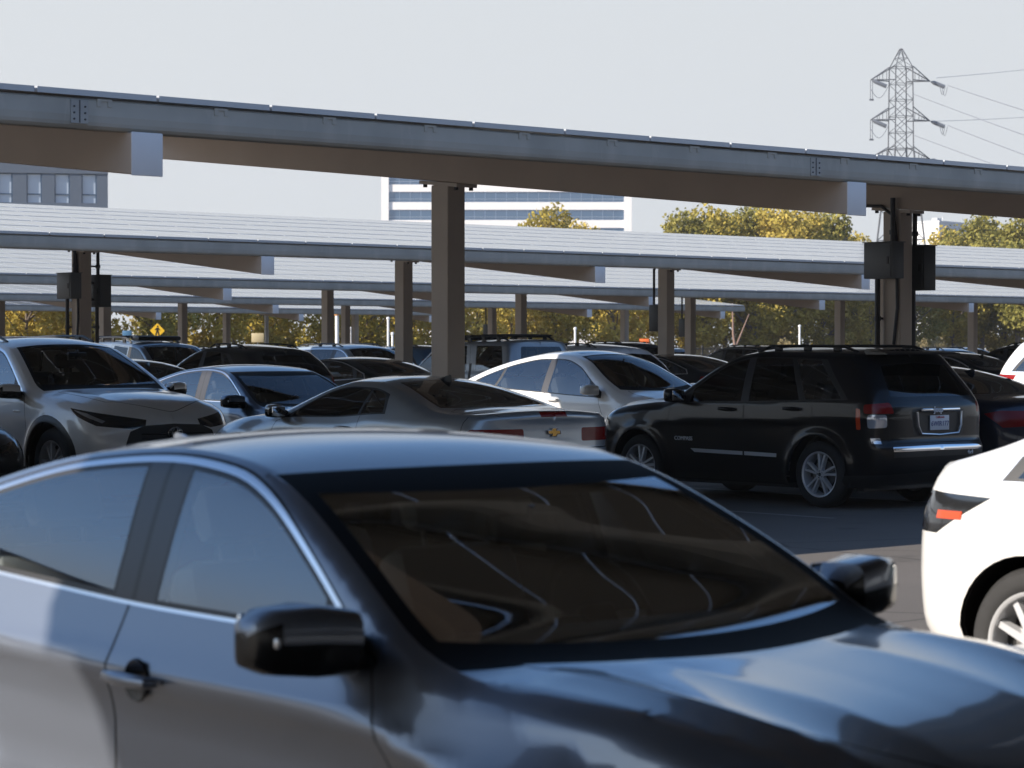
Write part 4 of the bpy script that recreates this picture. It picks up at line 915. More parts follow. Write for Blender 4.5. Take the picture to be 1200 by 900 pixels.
        for bx in (-.11,.11):
            for by in (-.27,.27): cp.lathe([(.026,-.028),(.026,-.062),(.0005,-.062)],6,axis='z',mi=1,c=(x+bx,yc+by,zc-.012+by*TILT))
        cp.build('cap_plate',[M_COLUMN,M_BLACK],col)
        bp=MB(); bp.rbox((x,yc,.10),(.62,.62,.24),.03); bp.build('footing',[mat('concrete',(.32,.31,.29),.85,noise=.2,nscale=5)],col)
        if ci in boxes:
            # switch cabinets either side of the column, with conduit above and below
            for (xa,xb,ya_,yb_,za,zb,mm) in ((-.37,-.135,-.22,.28,2.58,3.06,M_CABGREY),(.25,.50,-.25,.25,2.43,3.03,M_CAB)):
                cb=MB(); cb.rbox(((xa+xb)/2,(ya_+yb_)/2,0),(xb-xa,yb_-ya_,zb-za),.010); sgn=-1 if xa<0 else 1
                xf_=xa-.006 if xa<0 else xa-.006
                cb.rbox((xf_,(ya_+yb_)/2,0),(.016,yb_-ya_-.05,zb-za-.05),.005); cb.box(xf_-.02,xf_-.008,ya_+.06,ya_+.08,-.05,.05,1)
                cb.rbox(((xa+xb)/2,(ya_+yb_)/2,(zb-za)/2+.006),(xb-xa+.03,yb_-ya_+.03,.012),.004)
                cbo=cb.build('electrical_cabinet',[mm,M_BLACK],col); cbo.location=(x,yc,(za+zb)/2)
                pp=MB()
                if sgn<0: up=(x-.20,yc-.08); dn=(x-.20,yc+.18)
                else: up=(x+.36,yc); dn=(x+.35,yc+.02); pp.box(x+.1,x+.26,yc-.06,yc+.06,2.55,2.60); pp.box(x+.1,x+.26,yc-.06,yc+.06,2.86,2.91)
                pp.tube([(*up,zb-.01),(*up,zc+(.14 if sgn<0 else -.04))],.034,10); pp.tube([(*dn,.05),(*dn,za+.01)],.036,10)
                for zz,(px_,py_) in ((1.35,dn),(2.05,dn),(3.2,up)):
                    pp.box(min(px_,x),max(px_,x),py_-.018,py_+.018,zz-.016,zz+.016); pp.tube([(px_,py_,zz-.03),(px_,py_,zz+.03)],.048,10)
                pp.build('conduit',[M_PIPE],col)
            pp=MB(); pp.tube([(x-.15,yc+.62,zc+.22),(x-.17,yc+.60,zc+.12),(x-.17,yc+.5,zc+.06),(x-.16,yc+.15,zc+.04),(x-.15,yc-.05,zc-.1),(x-.15,yc-.10,zc-.4),(x-.15,yc-.12,2.2),(x-.14,yc-.05,1.7)],.022,8); pp.build('conduit',[M_PIPE],col)
        if ci in boxes_side:
            cb=MB(); cb.rbox((x+.02,yc+.31,2.35),(.26,.30,.62),.012); cb.build('electrical_cabinet',[M_CAB],col)
            pp=MB(); pp.tube([(x,yc+.40,2.66),(x,yc+.40,zc-.02)],.03,8); pp.build('conduit',[M_PIPE],col)
    return root
CS=7.85
canopy(1,-16.2,48,[.89-2*CS,.89-CS,.89,8.78,16.68,24.5,32.4,40.2],'nearest tan steel solar canopy crossing the whole picture above the black SUV',0,boxes=(4,))
canopy(2,-8,80,[-.2+7.83*i for i in range(11)],'second row solar canopy, panels along the skyline, dark cabinets on its left column',1,boxes=(2,),boxes_side=(4,))
canopy(3,4.5,100,[12.0+7.83*i for i in range(12)],'solar canopy in the third row, seen below the panels of the second row',2,boxes=(),boxes_side=(5,))
canopy(4,20,68.1,[27.2+7.8*i for i in range(6)],'solar canopy in the fourth row, its right end stopping before the trees',2,boxes_side=(4,))
canopy(5,30,68.1,[34.5+7.78*i for i in range(5)],'lowest looking and farthest solar canopy, just in front of the trees',2,boxes_side=(0,))
canopy(0,-30,20,[-26.6+CS*i for i in range(6)],'solar canopy overhead behind the camera, shading the front of the grey car',1,name_q=-4.18)

canopy(-1,-40,30,[-36+CS*i for i in range(9)],'next solar canopy row behind the camera',2,name_q=-22.9)
canopy(-2,-60,60,[-56+CS*i for i in range(15)],'second solar canopy row behind the camera',2,name_q=-41.6)
# painted stalls (thin sheets 4 mm above the asphalt)
mb=MB()
def stripe(t,q0,q1,w=.10):
    a=tq(t-w/2,q0,.004);b=tq(t+w/2,q0,.004);c=tq(t+w/2,q1,.004);d=tq(t-w/2,q1,.004); mb.add([a,b,c,d],[(0,1,2,3)])
for k,(ta,tb) in enumerate(((-30,20),(-16,48),(-8,80),(4,100),(20,68),(30,68))):
    qn=-3.78+18.7*k
    t=ta+1.5
    while t<tb: stripe(t,qn+.5,qn+11.4); t+=2.617
    a=tq(ta+1.5,qn+5.93,.004);b=tq(tb,qn+5.93,.004);c=tq(tb,qn+6.03,.004);d=tq(ta+1.5,qn+6.03,.004)
    mb.add([Vector((v.x,v.y,.0075)) for v in (a,b,c,d)],[(0,1,2,3)])
tag(mb.build('parking_markings',M_LINE),kind='structure')

# ------------------------------------------------------------------ trees
def leafmat(name,c1,c2,c3):
    m=bpy.data.materials.new(name); m.use_nodes=True; nt=m.node_tree; nt.nodes.clear()
    out=nt.nodes.new('ShaderNodeOutputMaterial'); d=nt.nodes.new('ShaderNodeBsdfDiffuse'); t=nt.nodes.new('ShaderNodeBsdfTranslucent'); mx=nt.nodes.new('ShaderNodeMixShader'); mx.inputs[0].default_value=.35
    g=nt.nodes.new('ShaderNodeNewGeometry'); r=nt.nodes.new('ShaderNodeValToRGB'); e=r.color_ramp.elements
    e[0].color=(*c1,1); e[1].color=(*c3,1); k=e.new(.5); k.color=(*c2,1)
    oi=nt.nodes.new('ShaderNodeObjectInfo'); ma=nt.nodes.new('ShaderNodeMath'); ma.operation='MULTIPLY_ADD'; ma.inputs[1].default_value=.6
    mb_=nt.nodes.new('ShaderNodeMath'); mb_.operation='MULTIPLY'; mb_.inputs[1].default_value=.4
    nt.links.new(oi.outputs['Random'],mb_.inputs[0]); nt.links.new(g.outputs['Random Per Island'],ma.inputs[0]); nt.links.new(mb_.outputs[0],ma.inputs[2])
    nt.links.new(ma.outputs[0],r.inputs['Fac'])
    for s in (d,t): nt.links.new(r.outputs['Color'],s.inputs['Color'])
    nt.links.new(d.outputs[0],mx.inputs[1]); nt.links.new(t.outputs[0],mx.inputs[2]); nt.links.new(mx.outputs[0],out.inputs[0])
    return m
L_GOLD=leafmat('golden_leaves',(.19,.18,.045),(.46,.36,.08),(.64,.50,.14))
L_OLIVE=leafmat('olive_leaves',(.13,.135,.04),(.30,.27,.075),(.48,.40,.12))
L_PALE=leafmat('pale_dry_leaves',(.20,.165,.085),(.34,.28,.15),(.45,.37,.2))
M_BARK=mat('grey_bark',(.15,.12,.10),.9,noise=.35,nscale=5)
def tree_mesh(h,w,n,leaf,seed,base=.22,bush=False):
    rg=random.Random(seed); tr=MB()
    if not bush:
        lean=rg.uniform(-.15,.15); th=h*.5
        tr.tube([(0,0,-.05),(lean*.4,.03,th*.4),(lean,.05,th*.8),(lean*1.2,.0,h*.75)],[h*.022,h*.017,h*.012,h*.005],8)
        for k in range(7):
            a=k*2.4+rg.random(); z=h*rg.uniform(.28,.62); l=w*.42*rg.uniform(.6,1)
            tr.tube([(lean*.8,.04,z),(math.cos(a)*l*.5,math.sin(a)*l*.5,z+h*.10),(math.cos(a)*l,math.sin(a)*l,z+h*.22)],[h*.010,h*.007,h*.002],6)
    lf=MB(); cl=[]
    for k in range(26 if not bush else 10):
        a=rg.uniform(0,6.283); u=rg.random()**.6; z=rg.uniform(base,1.0); prof=math.sin(min(1,(z-base)/(1-base)*.86+.14)*math.pi)**.6
        cl.append((Vector((math.cos(a)*u*w*.42*prof,math.sin(a)*u*w*.42*prof,h*(z*.9+.04))),w*rg.uniform(.11,.21)))
    cl.append((Vector((rg.uniform(-.3,.3),0,h*.9)),w*.16))
    for _ in range(n):
        c,r=rg.choice(cl); d=Vector((rg.gauss(0,1),rg.gauss(0,1),rg.gauss(0,.8))); d.normalize(); p=c+d*r*rg.random()**.35
        if p.z<.15: continue
        s=leaf*rg.uniform(.6,1.4); nrm=Vector((rg.gauss(0,1),rg.gauss(0,1),rg.gauss(.5,1))).normalized(); t=nrm.cross(Vector((rg.random()-.5,rg.random()-.5,rg.random()-.5))).normalized(); b=nrm.cross(t)
        lf.add([p-t*s*.5,p+b*s*.32,p+t*s*.5,p-b*s*.32],[(0,1,2,3)],0)
    return tr,lf
TREES=[]
def make_tree(name,h,w,n,leaf,seed,lm,label,cat,base=.22,bush=False):
    root=empty(name); tr,lf=tree_mesh(h,w,n,leaf,seed,base,bush)
    if tr.v: tr.build('trunk',M_BARK,root)
    lf.build('crown' if not bush else 'foliage',lm,root)
    tag(root,label,cat); return root
rg=random.Random(5)
LAB_G='broad golden green street tree in the line behind the farthest canopies'
LAB_O='darker olive tree in the line behind the farthest canopies'
LAB_B='tall loose crowned tree rising above the line of golden trees at right'
LAB_P='low pale dry shrub in front of the tree line'
pro=[make_tree('street_tree',7.6,6.0,5200,.26,1,L_GOLD,LAB_G,'tree'),make_tree('street_tree',8.2,6.4,5200,.27,2,L_GOLD,LAB_G,'tree'),make_tree('street_tree',7.9,6.2,5200,.26,3,L_OLIVE,LAB_O,'tree')]
tall=[make_tree('tall_tree',11.6,8.5,9500,.31,7,L_GOLD,LAB_B,'tree',.3),make_tree('tall_tree',11.0,8.0,9000,.31,8,L_OLIVE,LAB_B,'tree',.3)]
shr=make_tree('dry_shrub',1.9,3.2,1500,.17,9,L_PALE,LAB_P,'shrub',.05,True)
used=set()
def put(p,loc,sc,rz,group,label=None):
    o=p if id(p) not in used else copy_tree(p)
    used.add(id(p)); o.location=loc; o.scale=(sc,sc,sc*rg.uniform(.94,1.06)); o.rotation_euler=(0,0,rz); o['group']=group
    if label: o['label']=label
    return o
t=50.
while t<152:
    put(pro[rg.choice((0,0,0,1,1,1,2))],tq(t,117+rg.uniform(-1.2,1.2)),rg.uniform(.86,1.0),rg.uniform(0,6.28),'line of trees behind the car park'); t+=rg.uniform(3.5,4.9)
t=60.
while t<160:
    put(pro[rg.choice((0,1,2))],tq(t,124+rg.uniform(-1,2)),rg.uniform(.88,1.0),rg.uniform(0,6.28),'line of trees behind the car park'); t+=rg.uniform(3.8,5)
# tall ones that rise above the second canopy
for px,py,Y,k in ((648,256,178,0),(612,263,180,1),(676,262,182,0),(800,258,170,1),(826,246,172,0),(850,254,175,0),(886,252,178,1),(905,247,176,0),(945,249,178,0),(975,262,184,1),(1004,268,190,0),(1108,268,196,0),(1150,262,190,1),(1192,254,186,1),(1232,250,182,1)):
    top=zat(py,Y); put(tall[k],((px-600)/F_PX*Y,Y,0),top/(11.6*.97 if k==0 else 11.0*.97),rg.uniform(0,6.28),'taller trees beyond the line')
for i in range(11):
    put(tall[i%2],(-110+i*24+rg.uniform(-3,3),-62+rg.uniform(-5,5),0),rg.uniform(.85,1.05),rg.uniform(0,6.28),'trees behind the camera','tall tree behind the camera beyond the last canopy')
for i in range(16):
    put(shr,tq(96+i*2.6+rg.uniform(-.5,.5) if i>7 else 70+i*7,112.3+rg.uniform(-.4,.4)),rg.uniform(.75,1.15),rg.uniform(0,6),'dry shrubs under the trees')
root=empty('bare_tree',ray(861,109)); tag(root,'slim bare pinkish trunk forking in two before the green trees','tree')
m=MB(); m.tube([(0,0,0),(.05,0,1.5),(-.1,.05,2.6),(-.15,0,4.6)],[.12,.10,.08,.05],10); m.tube([(.04,0,1.7),(.35,.1,2.4),(.95,.1,3.9)],[.08,.06,.03],8); m.build('trunk',mat('pink_bark',(.20,.13,.10),.8,noise=.2,nscale=4),root)
# planted verge and kerb under the trees
mb=MB(); vs=[tq(-20,110.5,.12),tq(230,110.5,.12),tq(230,135,.12),tq(-20,135,.12)]
mb.add(vs,[(0,1,2,3)]); tag(mb.build('planted_verge',mat('dry_mulch',(.16,.12,.07),.95,noise=.4,nscale=1.5)),kind='structure')
mb=MB(); Mk=Matrix.Translation(tq(0,110.4))@Matrix.Rotation(ROWANG,4,'Z'); mb.box(-20,230,-.08,.08,-.02,.15,0,Mk)
tag(mb.build('kerb',mat('kerb_concrete',(.38,.37,.35),.85,noise=.15,nscale=3)),kind='structure')

# ------------------------------------------------------------------ buildings
def windowed(name,label,loc,W,D,H,wallm,rz=0.):
    root=empty(name,loc,rz); tag(root,label,'building')
    return root
M_WIN=mat('mirror_window_glass',(.09,.16,.26),.05,.55,0,.8)
M_WHITE=mat('white_facade',(.80,.77,.74),.6,noise=.03,nscale=.4)
M_GREYFAC=mat('blue_grey_facade',(.10,.125,.165),.55,noise=.05,nscale=.3)
M_PALEROOM=mat('pale_blinds_behind_glass',(.42,.49,.58),.18,0,.5)
Y=520.; X0,X1=(447-600)/F_PX*Y,(740-600)/F_PX*Y; H=zat(180,Y)
b=windowed('office_building','white office block far off with dark blue ribbon windows',((X0+X1)/2,Y,0),0,0,0,None)
hw=(X1-X0)/2; wl=MB(); 
lev=[zat(y,Y) for y in (385.5,373.5,364.2,352.2,342.9,330.9,321.6,309.6,300.3,288.3,279,267.2,258,246,237,225,216.5,204.5,195.5,184.5)]
wl.box(-hw,hw,.6,40,0,H)
edges=[0]+lev+[H]
for i in range(0,len(edges)-1,2): wl.box(-hw+1.6,hw-1.6,.0,.6,edges[i],edges[i+1])
wl.box(-hw,-hw+1.6,-.35,.6,0,H+.8); wl.box(hw-1.6,hw,-.35,.6,0,H+.8)
wl.build('wall',M_WHITE,b)
for i in range(1,len(edges)-1,2):
    m=MB(); m.box(-hw+1.6,hw-1.6,.28,.34,edges[i],edges[i+1]); w=m.build('window',M_WIN,b)
    f=MB(); zz=edges[i]+(edges[i+1]-edges[i])*.30; f.box(-hw+1.6,hw-1.6,.20,.28,zz-.06,zz+.06)
    for kx in range(1,22): f.box(-hw+1.6+kx*(2*hw-3.2)/22-.04,-hw+1.6+kx*(2*hw-3.2)/22+.04,.22,.28,edges[i],edges[i+1])
    f.build('mullion',mat('window_mullion',(.3,.36,.44),.4,.5),w)
m=MB(); m.box(-hw-.2,hw+.2,-.4,40.2,H,H+.5); m.build('roof',M_WHITE,b)
Y=175.; X1=(127-600)/F_PX*Y; H=zat(166,Y)
b=windowed('office_building','blue grey building at the left edge with a row of tall pale windows',(X1,Y,0),0,0,0,None,R_(10.5))
wl=MB(); cols_=[]
wx=[-(127-px)*Y/F_PX for px in (9,42.5,74.5,105.5)]; wx=[wx[0]-1.99*k for k in (6,5,4,3,2,1)]+wx
zt0=zat(204.5,Y); zb0=zat(238.5,Y); hwid=.54
rows=[(zb0,zt0)]+[(zb0-3.9*k,zt0-3.9*k) for k in (1,2)]
zs=[0]
for a_,b_ in sorted(rows): zs+=[a_,b_]
zs.append(H)
wl.box(-18,0,.5,22,0,H)
for i in range(0,len(zs)-1,2): wl.box(-18,0,.0,.5,zs[i],zs[i+1])
for (a_,b_) in rows:
    xs=sorted(wx); ed=[-18]+[v for x in xs for v in (x-hwid,x+hwid)]+[0]
    for i in range(0,len(ed)-1,2): wl.box(ed[i],ed[i+1],.03,.5,a_,b_)
wl.box(-18.02,.02,-.03,.02,zt0+.02,zt0+.10)
wl.build('wall',M_GREYFAC,b)
for (a_,b_) in rows:
    for x in wx:
        m=MB(); m.box(x-hwid,x+hwid,.22,.26,a_,b_); w=m.build('window',M_PALEROOM,b)
        f=MB(); zz=a_+.62
        f.box(x-hwid,x+hwid,.14,.22,zz-.04,zz+.04); f.box(x-hwid,x-hwid+.06,.14,.22,a_,b_); f.box(x+hwid-.10,x+hwid,.10,.22,a_,b_); f.box(x-hwid+.06,x+hwid-.1,.14,.22,b_-.06,b_)
        f.build('frame',mat('dark_blue_frame',(.05,.09,.15),.4),w)
m=MB(); m.box(-18.1,.1,-.1,22.1,H,H+.35); m.build('roof',M_GREYFAC,b)
Y=420.; X=(1100-600)/F_PX*Y; H=zat(261,Y)
b=windowed('warehouse','small plain white building beyond the trees beside the cabinet column',(X,Y,0),0,0,0,None,R_(14))
m=MB(); m.box(-3.0,7.5,0,14,0,H); 
b.rotation_euler=(0,0,R_(52)); m=MB(); m.box(0,10.5,0,6,0,H); m.build('wall',mat('pale_stucco',(.60,.60,.60),.7,noise=.04,nscale=.5),b)
m=MB(); m.box(-.1,10.6,-.1,6.1,H,H+.35); m.box(3,4.6,2,3,H+.35,H+1.0); m.tube([(7,3,H+.3),(7,3,H+1.4)],.08,6); m.build('roof',mat('pale_stucco',(.6,.6,.6)),b)

# ------------------------------------------------------------------ pylon and lines
M_LATT=mat('lattice_steel',(.085,.09,.10),.5,.2)
Y=300.; pxm=Y/F_PX
root=empty('transmission_tower',((1055-600)*pxm,Y,0),R_(12)); tag(root,'grey lattice transmission tower with two pairs of arms','power pylon')
def zp(py): return zat(py,Y)
m=MB(); hw=24*pxm/2*.92
def lad(z0,z1,w0,w1,n,r):
    for sx in (-1,1):
        for sy in (-1,1): m.tube([(sx*w0,sy*w0,z0),(sx*w1,sy*w1,z1)],r,6)
    for i in range(n):
        a=i/n;b_=(i+1)/n; za=z0+(z1-z0)*a; zb_=z0+(z1-z0)*b_; wa=w0+(w1-w0)*a; wb_=w0+(w1-w0)*b_
        for s in (-1,1):
            m.tube([(-wa,s*wa,za),(wb_,s*wb_,zb_)],r*.5,5); m.tube([(wa,s*wa,za),(-wb_,s*wb_,zb_)],r*.5,5); m.tube([(-wb_,s*wb_,zb_),(wb_,s*wb_,zb_)],r*.5,5)
            m.tube([(s*wb_,-wb_,zb_),(s*wb_,wb_,zb_)],r*.4,5)
lad(zp(175),zp(80),hw*1.02,hw*.95,5,.075); lad(zp(80),zp(58),hw*.95,.12,2,.06); lad(0,zp(175),hw*3.1,hw*1.02,7,.11)
m.build('tower',M_LATT,root)
ends=[]
for py_t,py_a in ((79,95),(126,141.5),(172,186)):
    for s in (-1,1):
        a=MB(); x1=s*(37 if s<0 else 36)*pxm*1.0; zt=zp(py_t); za=zp(py_a)
        for sy in (-1,1):
            a.tube([(s*hw,sy*hw*.9,zt),(x1,0,za)],.07,5); a.tube([(s*hw,sy*hw*.9,za),(x1,0,za)],.07,5)
            for f_ in (.35,.65): a.tube([(s*hw+(x1-s*hw)*f_,sy*hw*.9*(1-f_),zt+(za-zt)*f_),(s*hw+(x1-s*hw)*f_,sy*hw*.9*(1-f_),za)],.04,5)
        a.build('cross_arm',M_LATT,root); ends.append((s,x1,za))
        ins=MB(); dirx=(16 if s>0 else 17)*pxm; dz=-(7 if s>0 else 8)*pxm
        ins.tube([(x1+.1,0,za-.05),(x1+dirx*.25,-.2,za+dz*.25),(x1+dirx,-.6,za+dz)],[.08,.25,.25],8)
        if s<0:
            for d in (0,2.5): ins.tube([(x1+d*pxm,.2,za),(x1+d*pxm,.2,za-23*pxm)],.045,5); ins.tube([(x1+d*pxm,.2,za-22*pxm),(x1+d*pxm,.2,za-24*pxm)],.16,6)
            pts=[(x1+dirx*u,-1.2*u,za+dz*u-(13*pxm)*math.sin(math.pi*min(1,u*.95+.05))-((1-u)*9*pxm)) for u in np.linspace(0,1,9)]
            ins.tube(pts,.035,5)
        else:
            for q0 in (.45,.62): ins.tube([(x1+dirx*(q0+.45*u),-1.2,za+dz*(q0+.45*u)-12*pxm*math.sin(math.pi*u)) for u in np.linspace(0,1,8)],.035,5)
        ins.build('insulator',mat('insulator_grey',(.10,.11,.13),.4),root)
def wire(px0,py0,px1,py1,Y1,sag,label,r=.05):
    p0=Vector(((px0-600)*pxm,Y-1.5,zat(py0,Y))); p1=Vector(((px1-600)/F_PX*Y1,Y1,zat(py1,Y1)))
    m=MB(); m.tube([p0+(p1-p0)*u-Vector((0,0,sag*4*u*(1-u))) for u in np.linspace(0,1,15)],r,5,cap=False)
    tag(m.build('power_line',mat('aluminium_cable',(.26,.27,.29),.5,.4)),label,'power line','cables strung from the transmission tower')
for a in ((1107,102,1330,169,190,.12,'thick cable from the end of the tower top right arm',.055),(1068,112.5,1330,204,190,.12,'cable leaving the tower body below the top arms',.05),(1107,148.5,1330,228,190,.12,'thick cable from the end of the tower middle right arm',.055),(1068,160,1330,250,190,.12,'lowest cable leaving the tower below the middle arms',.05),
          (1094,93.5,1290,70,520,.3,'faint far cable rising to the right above the top arm',.03),(1090,144,1290,130,520,.3,'faint far cable rising to the right above the middle arm',.03)): wire(*a[:6],a[6],a[7])

# ------------------------------------------------------------------ small roadside things
def post_sign(name,px,q,zc,size,shape,face,label,cat,pole=M_CABGREY):
    p=ray(px,q); root=empty(name,p,0); tag(root,label,cat)
    m=MB(); m.tube([(0,.04,0),(0,.04,zc+size*.5)],.03,8); m.build('post',pole,root)
    f=MB()
    if shape=='diamond':
        d=size/2; r_=round_poly([(0,-d),(d,0),(0,d),(-d,0)],.06); f.prism(r_,-.006,.006,lambda u,v,w:(u,w,zc+v))
    else: f.rbox((0,0,zc),(size*shape,.012,size),.005)
    return root,f.build('sign_face',face,root)
M_YEL=mat('yellow_sign_sheet',(.72,.44,.02),.45)
sg,sf=post_sign('pedestrian_sign',184.5,106,2.56,.78,'diamond',M_YEL,'yellow diamond pedestrian crossing sign behind the parked cars','sign')
mb=MB(); zc=2.56
mb.lathe([(.0005,-.016),(.045,-.016),(.045,-.007)],12,c=(.02,0,zc+.22))
for poly in ([(-.04,.15),(.06,.16),(.06,-.02),(-.05,-.02)],[(-.05,-.02),(.01,-.02),(-.06,-.26),(-.12,-.24)],[(.0,-.02),(.06,-.02),(.12,-.25),(.06,-.27)],[(.05,.15),(.06,.09),(.14,.0),(.16,.03)],[(-.04,.15),(-.02,.08),(-.12,.02),(-.14,.05)]):
    mb.prism(poly,-.016,-.007,lambda u,v,w:(u,w,zc+v))
mb.build('walking_figure',M_BLACK,sf)
post_sign('notice_board',302,104,2.2,.48,1.35,mat('beige_sign',(.5,.42,.26),.5),'small beige board on a post left of the white lamp pole','sign')
post_sign('parking_sign',149,104,2.35,.36,1.3,mat('blue_sign',(.06,.16,.30),.45),'small blue sign on a post left of the yellow diamond','sign')
post_sign('warning_board',755,112,1.95,.62,1.0,mat('orange_sign',(.80,.16,.03),.45),'orange board on a post seen between two far columns','sign')
for px,top,q,lab,cap in ((312.5,368,98,'white lamp pole at left in front of the trees',0),(395,369,104,'white pole, top painted as lit orange, left of a tan column',1),(411,386,104,'short white pole just right of the orange lit pole',0),(455,374,106,'thin white pole left of the largest near column',0),(460,392,107,'short white bollard post beside the thin white pole',0),(937,383,104,'white marker pole above the roof of the black SUV',0),(674,386,106,'white pole in front of the brightest golden tree',0)):
    p=ray(px,q); z=zat(top,p.y); root=empty('lamp_pole',p); tag(root,lab,'pole'); r=.10 if px in (312.5,395) else .065
    m=MB(); m.tube([(0,0,0),(0,0,z)],r,12); m.build('pole',mat('white_pole_paint',(.75,.75,.74),.5),root)
    m=MB(); m.lathe([(r*1.5,0),(r*1.5,.12),(.001,.16)],12,axis='z',c=(0,0,z-.02)); m.build('cap',mat('orange_lit_cap',(.75,.30,.05),.4) if cap else mat('white_pole_paint'),root)  # the orange light on one pole top is put into its colour
    m=MB(); m.lathe([(.2,0),(.2,.35),(r,.38)],14,axis='z'); m.build('pole_base',mat('concrete'),root)
root=empty('iron_fence',tq(88,109.4),ROWANG); tag(root,'dark iron picket fence in front of the trees','fence')
m=MB()
for i in range(0,340): m.box(i*.13-.012,i*.13+.012,-.012,.012,.1,1.75)
for i in range(0,19): m.box(i*2.4-.04,i*2.4+.04,-.04,.04,0,1.85)
for z in (.25,1.6): m.box(0,44,-.018,.018,z-.02,z+.02)
m.build('picket_panel',mat('black_iron',(.02,.02,.02),.5),root)
# ------------------------------------------------------------------ cars
PROTO={}
def make_car(tname,step,name,pm=PAINT_M,mtop=True,handles=(),rows=2,cloth=None):
    P=T[tname]; root=empty(name)
    s=make_shell(root,P,step,pm); underbody(root,s,P); add_wheels(root,P,s); add_cabin(root,P,rows,cloth); add_mirror(root,P,s,pm,mtop)
    add_handles(root,P,s,handles,pm)
    root['_t']=tname
    return root,s,P
def solid(o):
    for sl in getattr(o,'material_slots',()):
        if sl.material==PAINT_M: sl.link='OBJECT'; sl.material=PAINT_S
    for c in o.children: solid(c)
def rails(root,s,x0,x1,ins,h=.06,r=.016,material=None,n=9,bars=()):
    for sd in (-1,1):
        m=MB(); pts=[]
        for i in range(n):
            x=x1+(x0-x1)*i/(n-1); y=float(s.Y(x))-ins; z=float(s.ZT(np.array(x),np.array(y)))
            pts.append((x,sd*y,z+(h if 0<i<n-1 else .0)))
        m.tube(pts,r,8)
        for x in (x0*.8+x1*.2,(x0+x1)/2,x0*.2+x1*.8):
            y=float(s.Y(x))-ins; z=float(s.ZT(np.array(x),np.array(y))); m.rbox((x,sd*y,z+h*.45),(.10,.035,h),.01)
        m.build('roof_rail',material or M_BLACK,root)
    for x in bars:
        m=MB(); y=float(s.Y(x))-ins; z=float(s.ZT(np.array(x),np.array(y)))+h; m.tube([(x,-y,z+.02),(x,0,z+.03),(x,y,z+.02)],.018,8); m.build('cross_bar',M_BLACK,root)
def fin(root,s,x,pm,L=.17,h=.065):
    z=float(s.ZT(np.array(x),np.array(0.))); m=MB(); prof=[]
    for u,hh,w in ((0,.004,.02),(.3,.25,.022),(.65,.72,.018),(.9,1.,.010),(1,.96,.004)): prof.append((x+L*.5-L*u,hh*h,w))
    vs=[];fs=[]
    for px,hh,w in prof: 
        zz=float(s.ZT(np.array(px),np.array(0.)))-.004; vs+=[(px,-w,zz),(px,-w*.35,zz+hh),(px,w*.35,zz+hh),(px,w,zz)]
    for i in range(len(prof)-1):
        for k in range(3): fs.append((i*4+k,(i+1)*4+k,(i+1)*4+k+1,i*4+k+1))
    fs.append((16,17,18,19)); m.add(vs,fs,0,True); m.build('roof_antenna',pm,root)
def rearM(x,y,z): return Matrix(((0,0,-1,x),(-1,0,0,y),(0,1,0,z),(0,0,0,1)))
def leftM(x,y,z): return Matrix(((-1,0,0,x),(0,0,1,y),(0,1,0,z),(0,0,0,1)))
def plate(root,x,z,txt,lean=0.):
    m=MB(); m.rbox((x-.012,0,z),(.012,.305,.152),.004); p=m.build('licence_plate',M_PLATE,root)
    text_obj('plate_number',txt,.074,p,rearM(x-.020,0,z-.012),M_PLATETXT,.001)
    text_obj('plate_state','California',.036,p,rearM(x-.020,0,z+.056),M_REDINK,.001)

# the grey car in front -------------------------------------------------------------
T['foreground']=dict(T['compact'],showglass=True)
root,s,P=make_car('foreground',.036,'parked_car',handles=[],cloth=M_GREYCLOTH); CIVIC=root
root.location=(.70,5.74,0); root.rotation_euler=(0,0,OUT)
add_handles(root,P,s,[(-1.53,.79),(-2.50,.81)],PAINT_M,chrome=True)
fin(root,s,-2.6,PAINT_M)
paint(root,(.15,.17,.21))
tag(root,'blurred blue grey sedan filling the foreground, dark windshield and black mirror','car')

# generic prototypes -----------------------------------------------------------------
def proto(key,tname,step,handles=(),rail=None,extra=None,mtop=True,rows=2):
    r,s,P=make_car(tname,step,'parked_car',handles=handles,mtop=mtop,rows=rows)
    if rail: rails(r,s,*rail)
    if extra: extra(r,s,P)
    PROTO[key]=[r,False]; return r,s,P
def car(key,col,ref,px,q,ang,label,cat='car',sol=False,sc=1.,group=None):
    p,used_=PROTO[key]; r=p if not used_ else copy_tree(p); PROTO[key][1]=True
    place(r,px,q,ang,(ref[0]*sc,ref[1]*sc)); r.scale=(sc,sc,sc); paint(r,col); tag(r,label,cat,group)
    if sol: solid(r)
    return r
GR='cars parked under the solar canopies'
proto('sedan','sedan',.075,[(-1.50,.86),(-2.6,.88)],extra=lambda r,s,P:fin(r,s,-2.6,PAINT_M))
proto('crossover','crossover',.09,[(-1.45,.95),(-2.45,.97)],rail=(-2.7,-1.5,.10,.05,.014,M_BLACK))

# white sedan in the sun at right
T['short_tail']=dict(T['sedan']); T['short_tail']['xr']=[(z,x+.25) for z,x in T['sedan']['xr']]
_w=T['sedan']['F']['wrap']
def short_wrap(s): return [('tail',[(-3.03,.950),(-3.4,.965),(-4.2,.965),(-4.2,.79),(-3.30,.785)])]+_w(s)[1:]
T['short_tail']['F']=dict(T['sedan']['F'],wrap=short_wrap)
r,s,P=make_car('short_tail',.05,'parked_car',pm=PAINT_S,handles=[(-1.50,.86),(-2.6,.88)])
r.scale=(1.04,1.04,1.04); place(r,1225,6.36,OUT,(-2.78*1.04,-.80*1.04)); paint(r,(.62,.615,.60)); tag(r,'bright white sedan in full sun at the right edge, only its tail showing','car',GR)
for ch in list(r.children):
    if ch.name.startswith('taillight'):
        for p in ch.data.materials: pass
        ch.data.materials.clear(); ch.data.materials.append(M_DARKLENS)
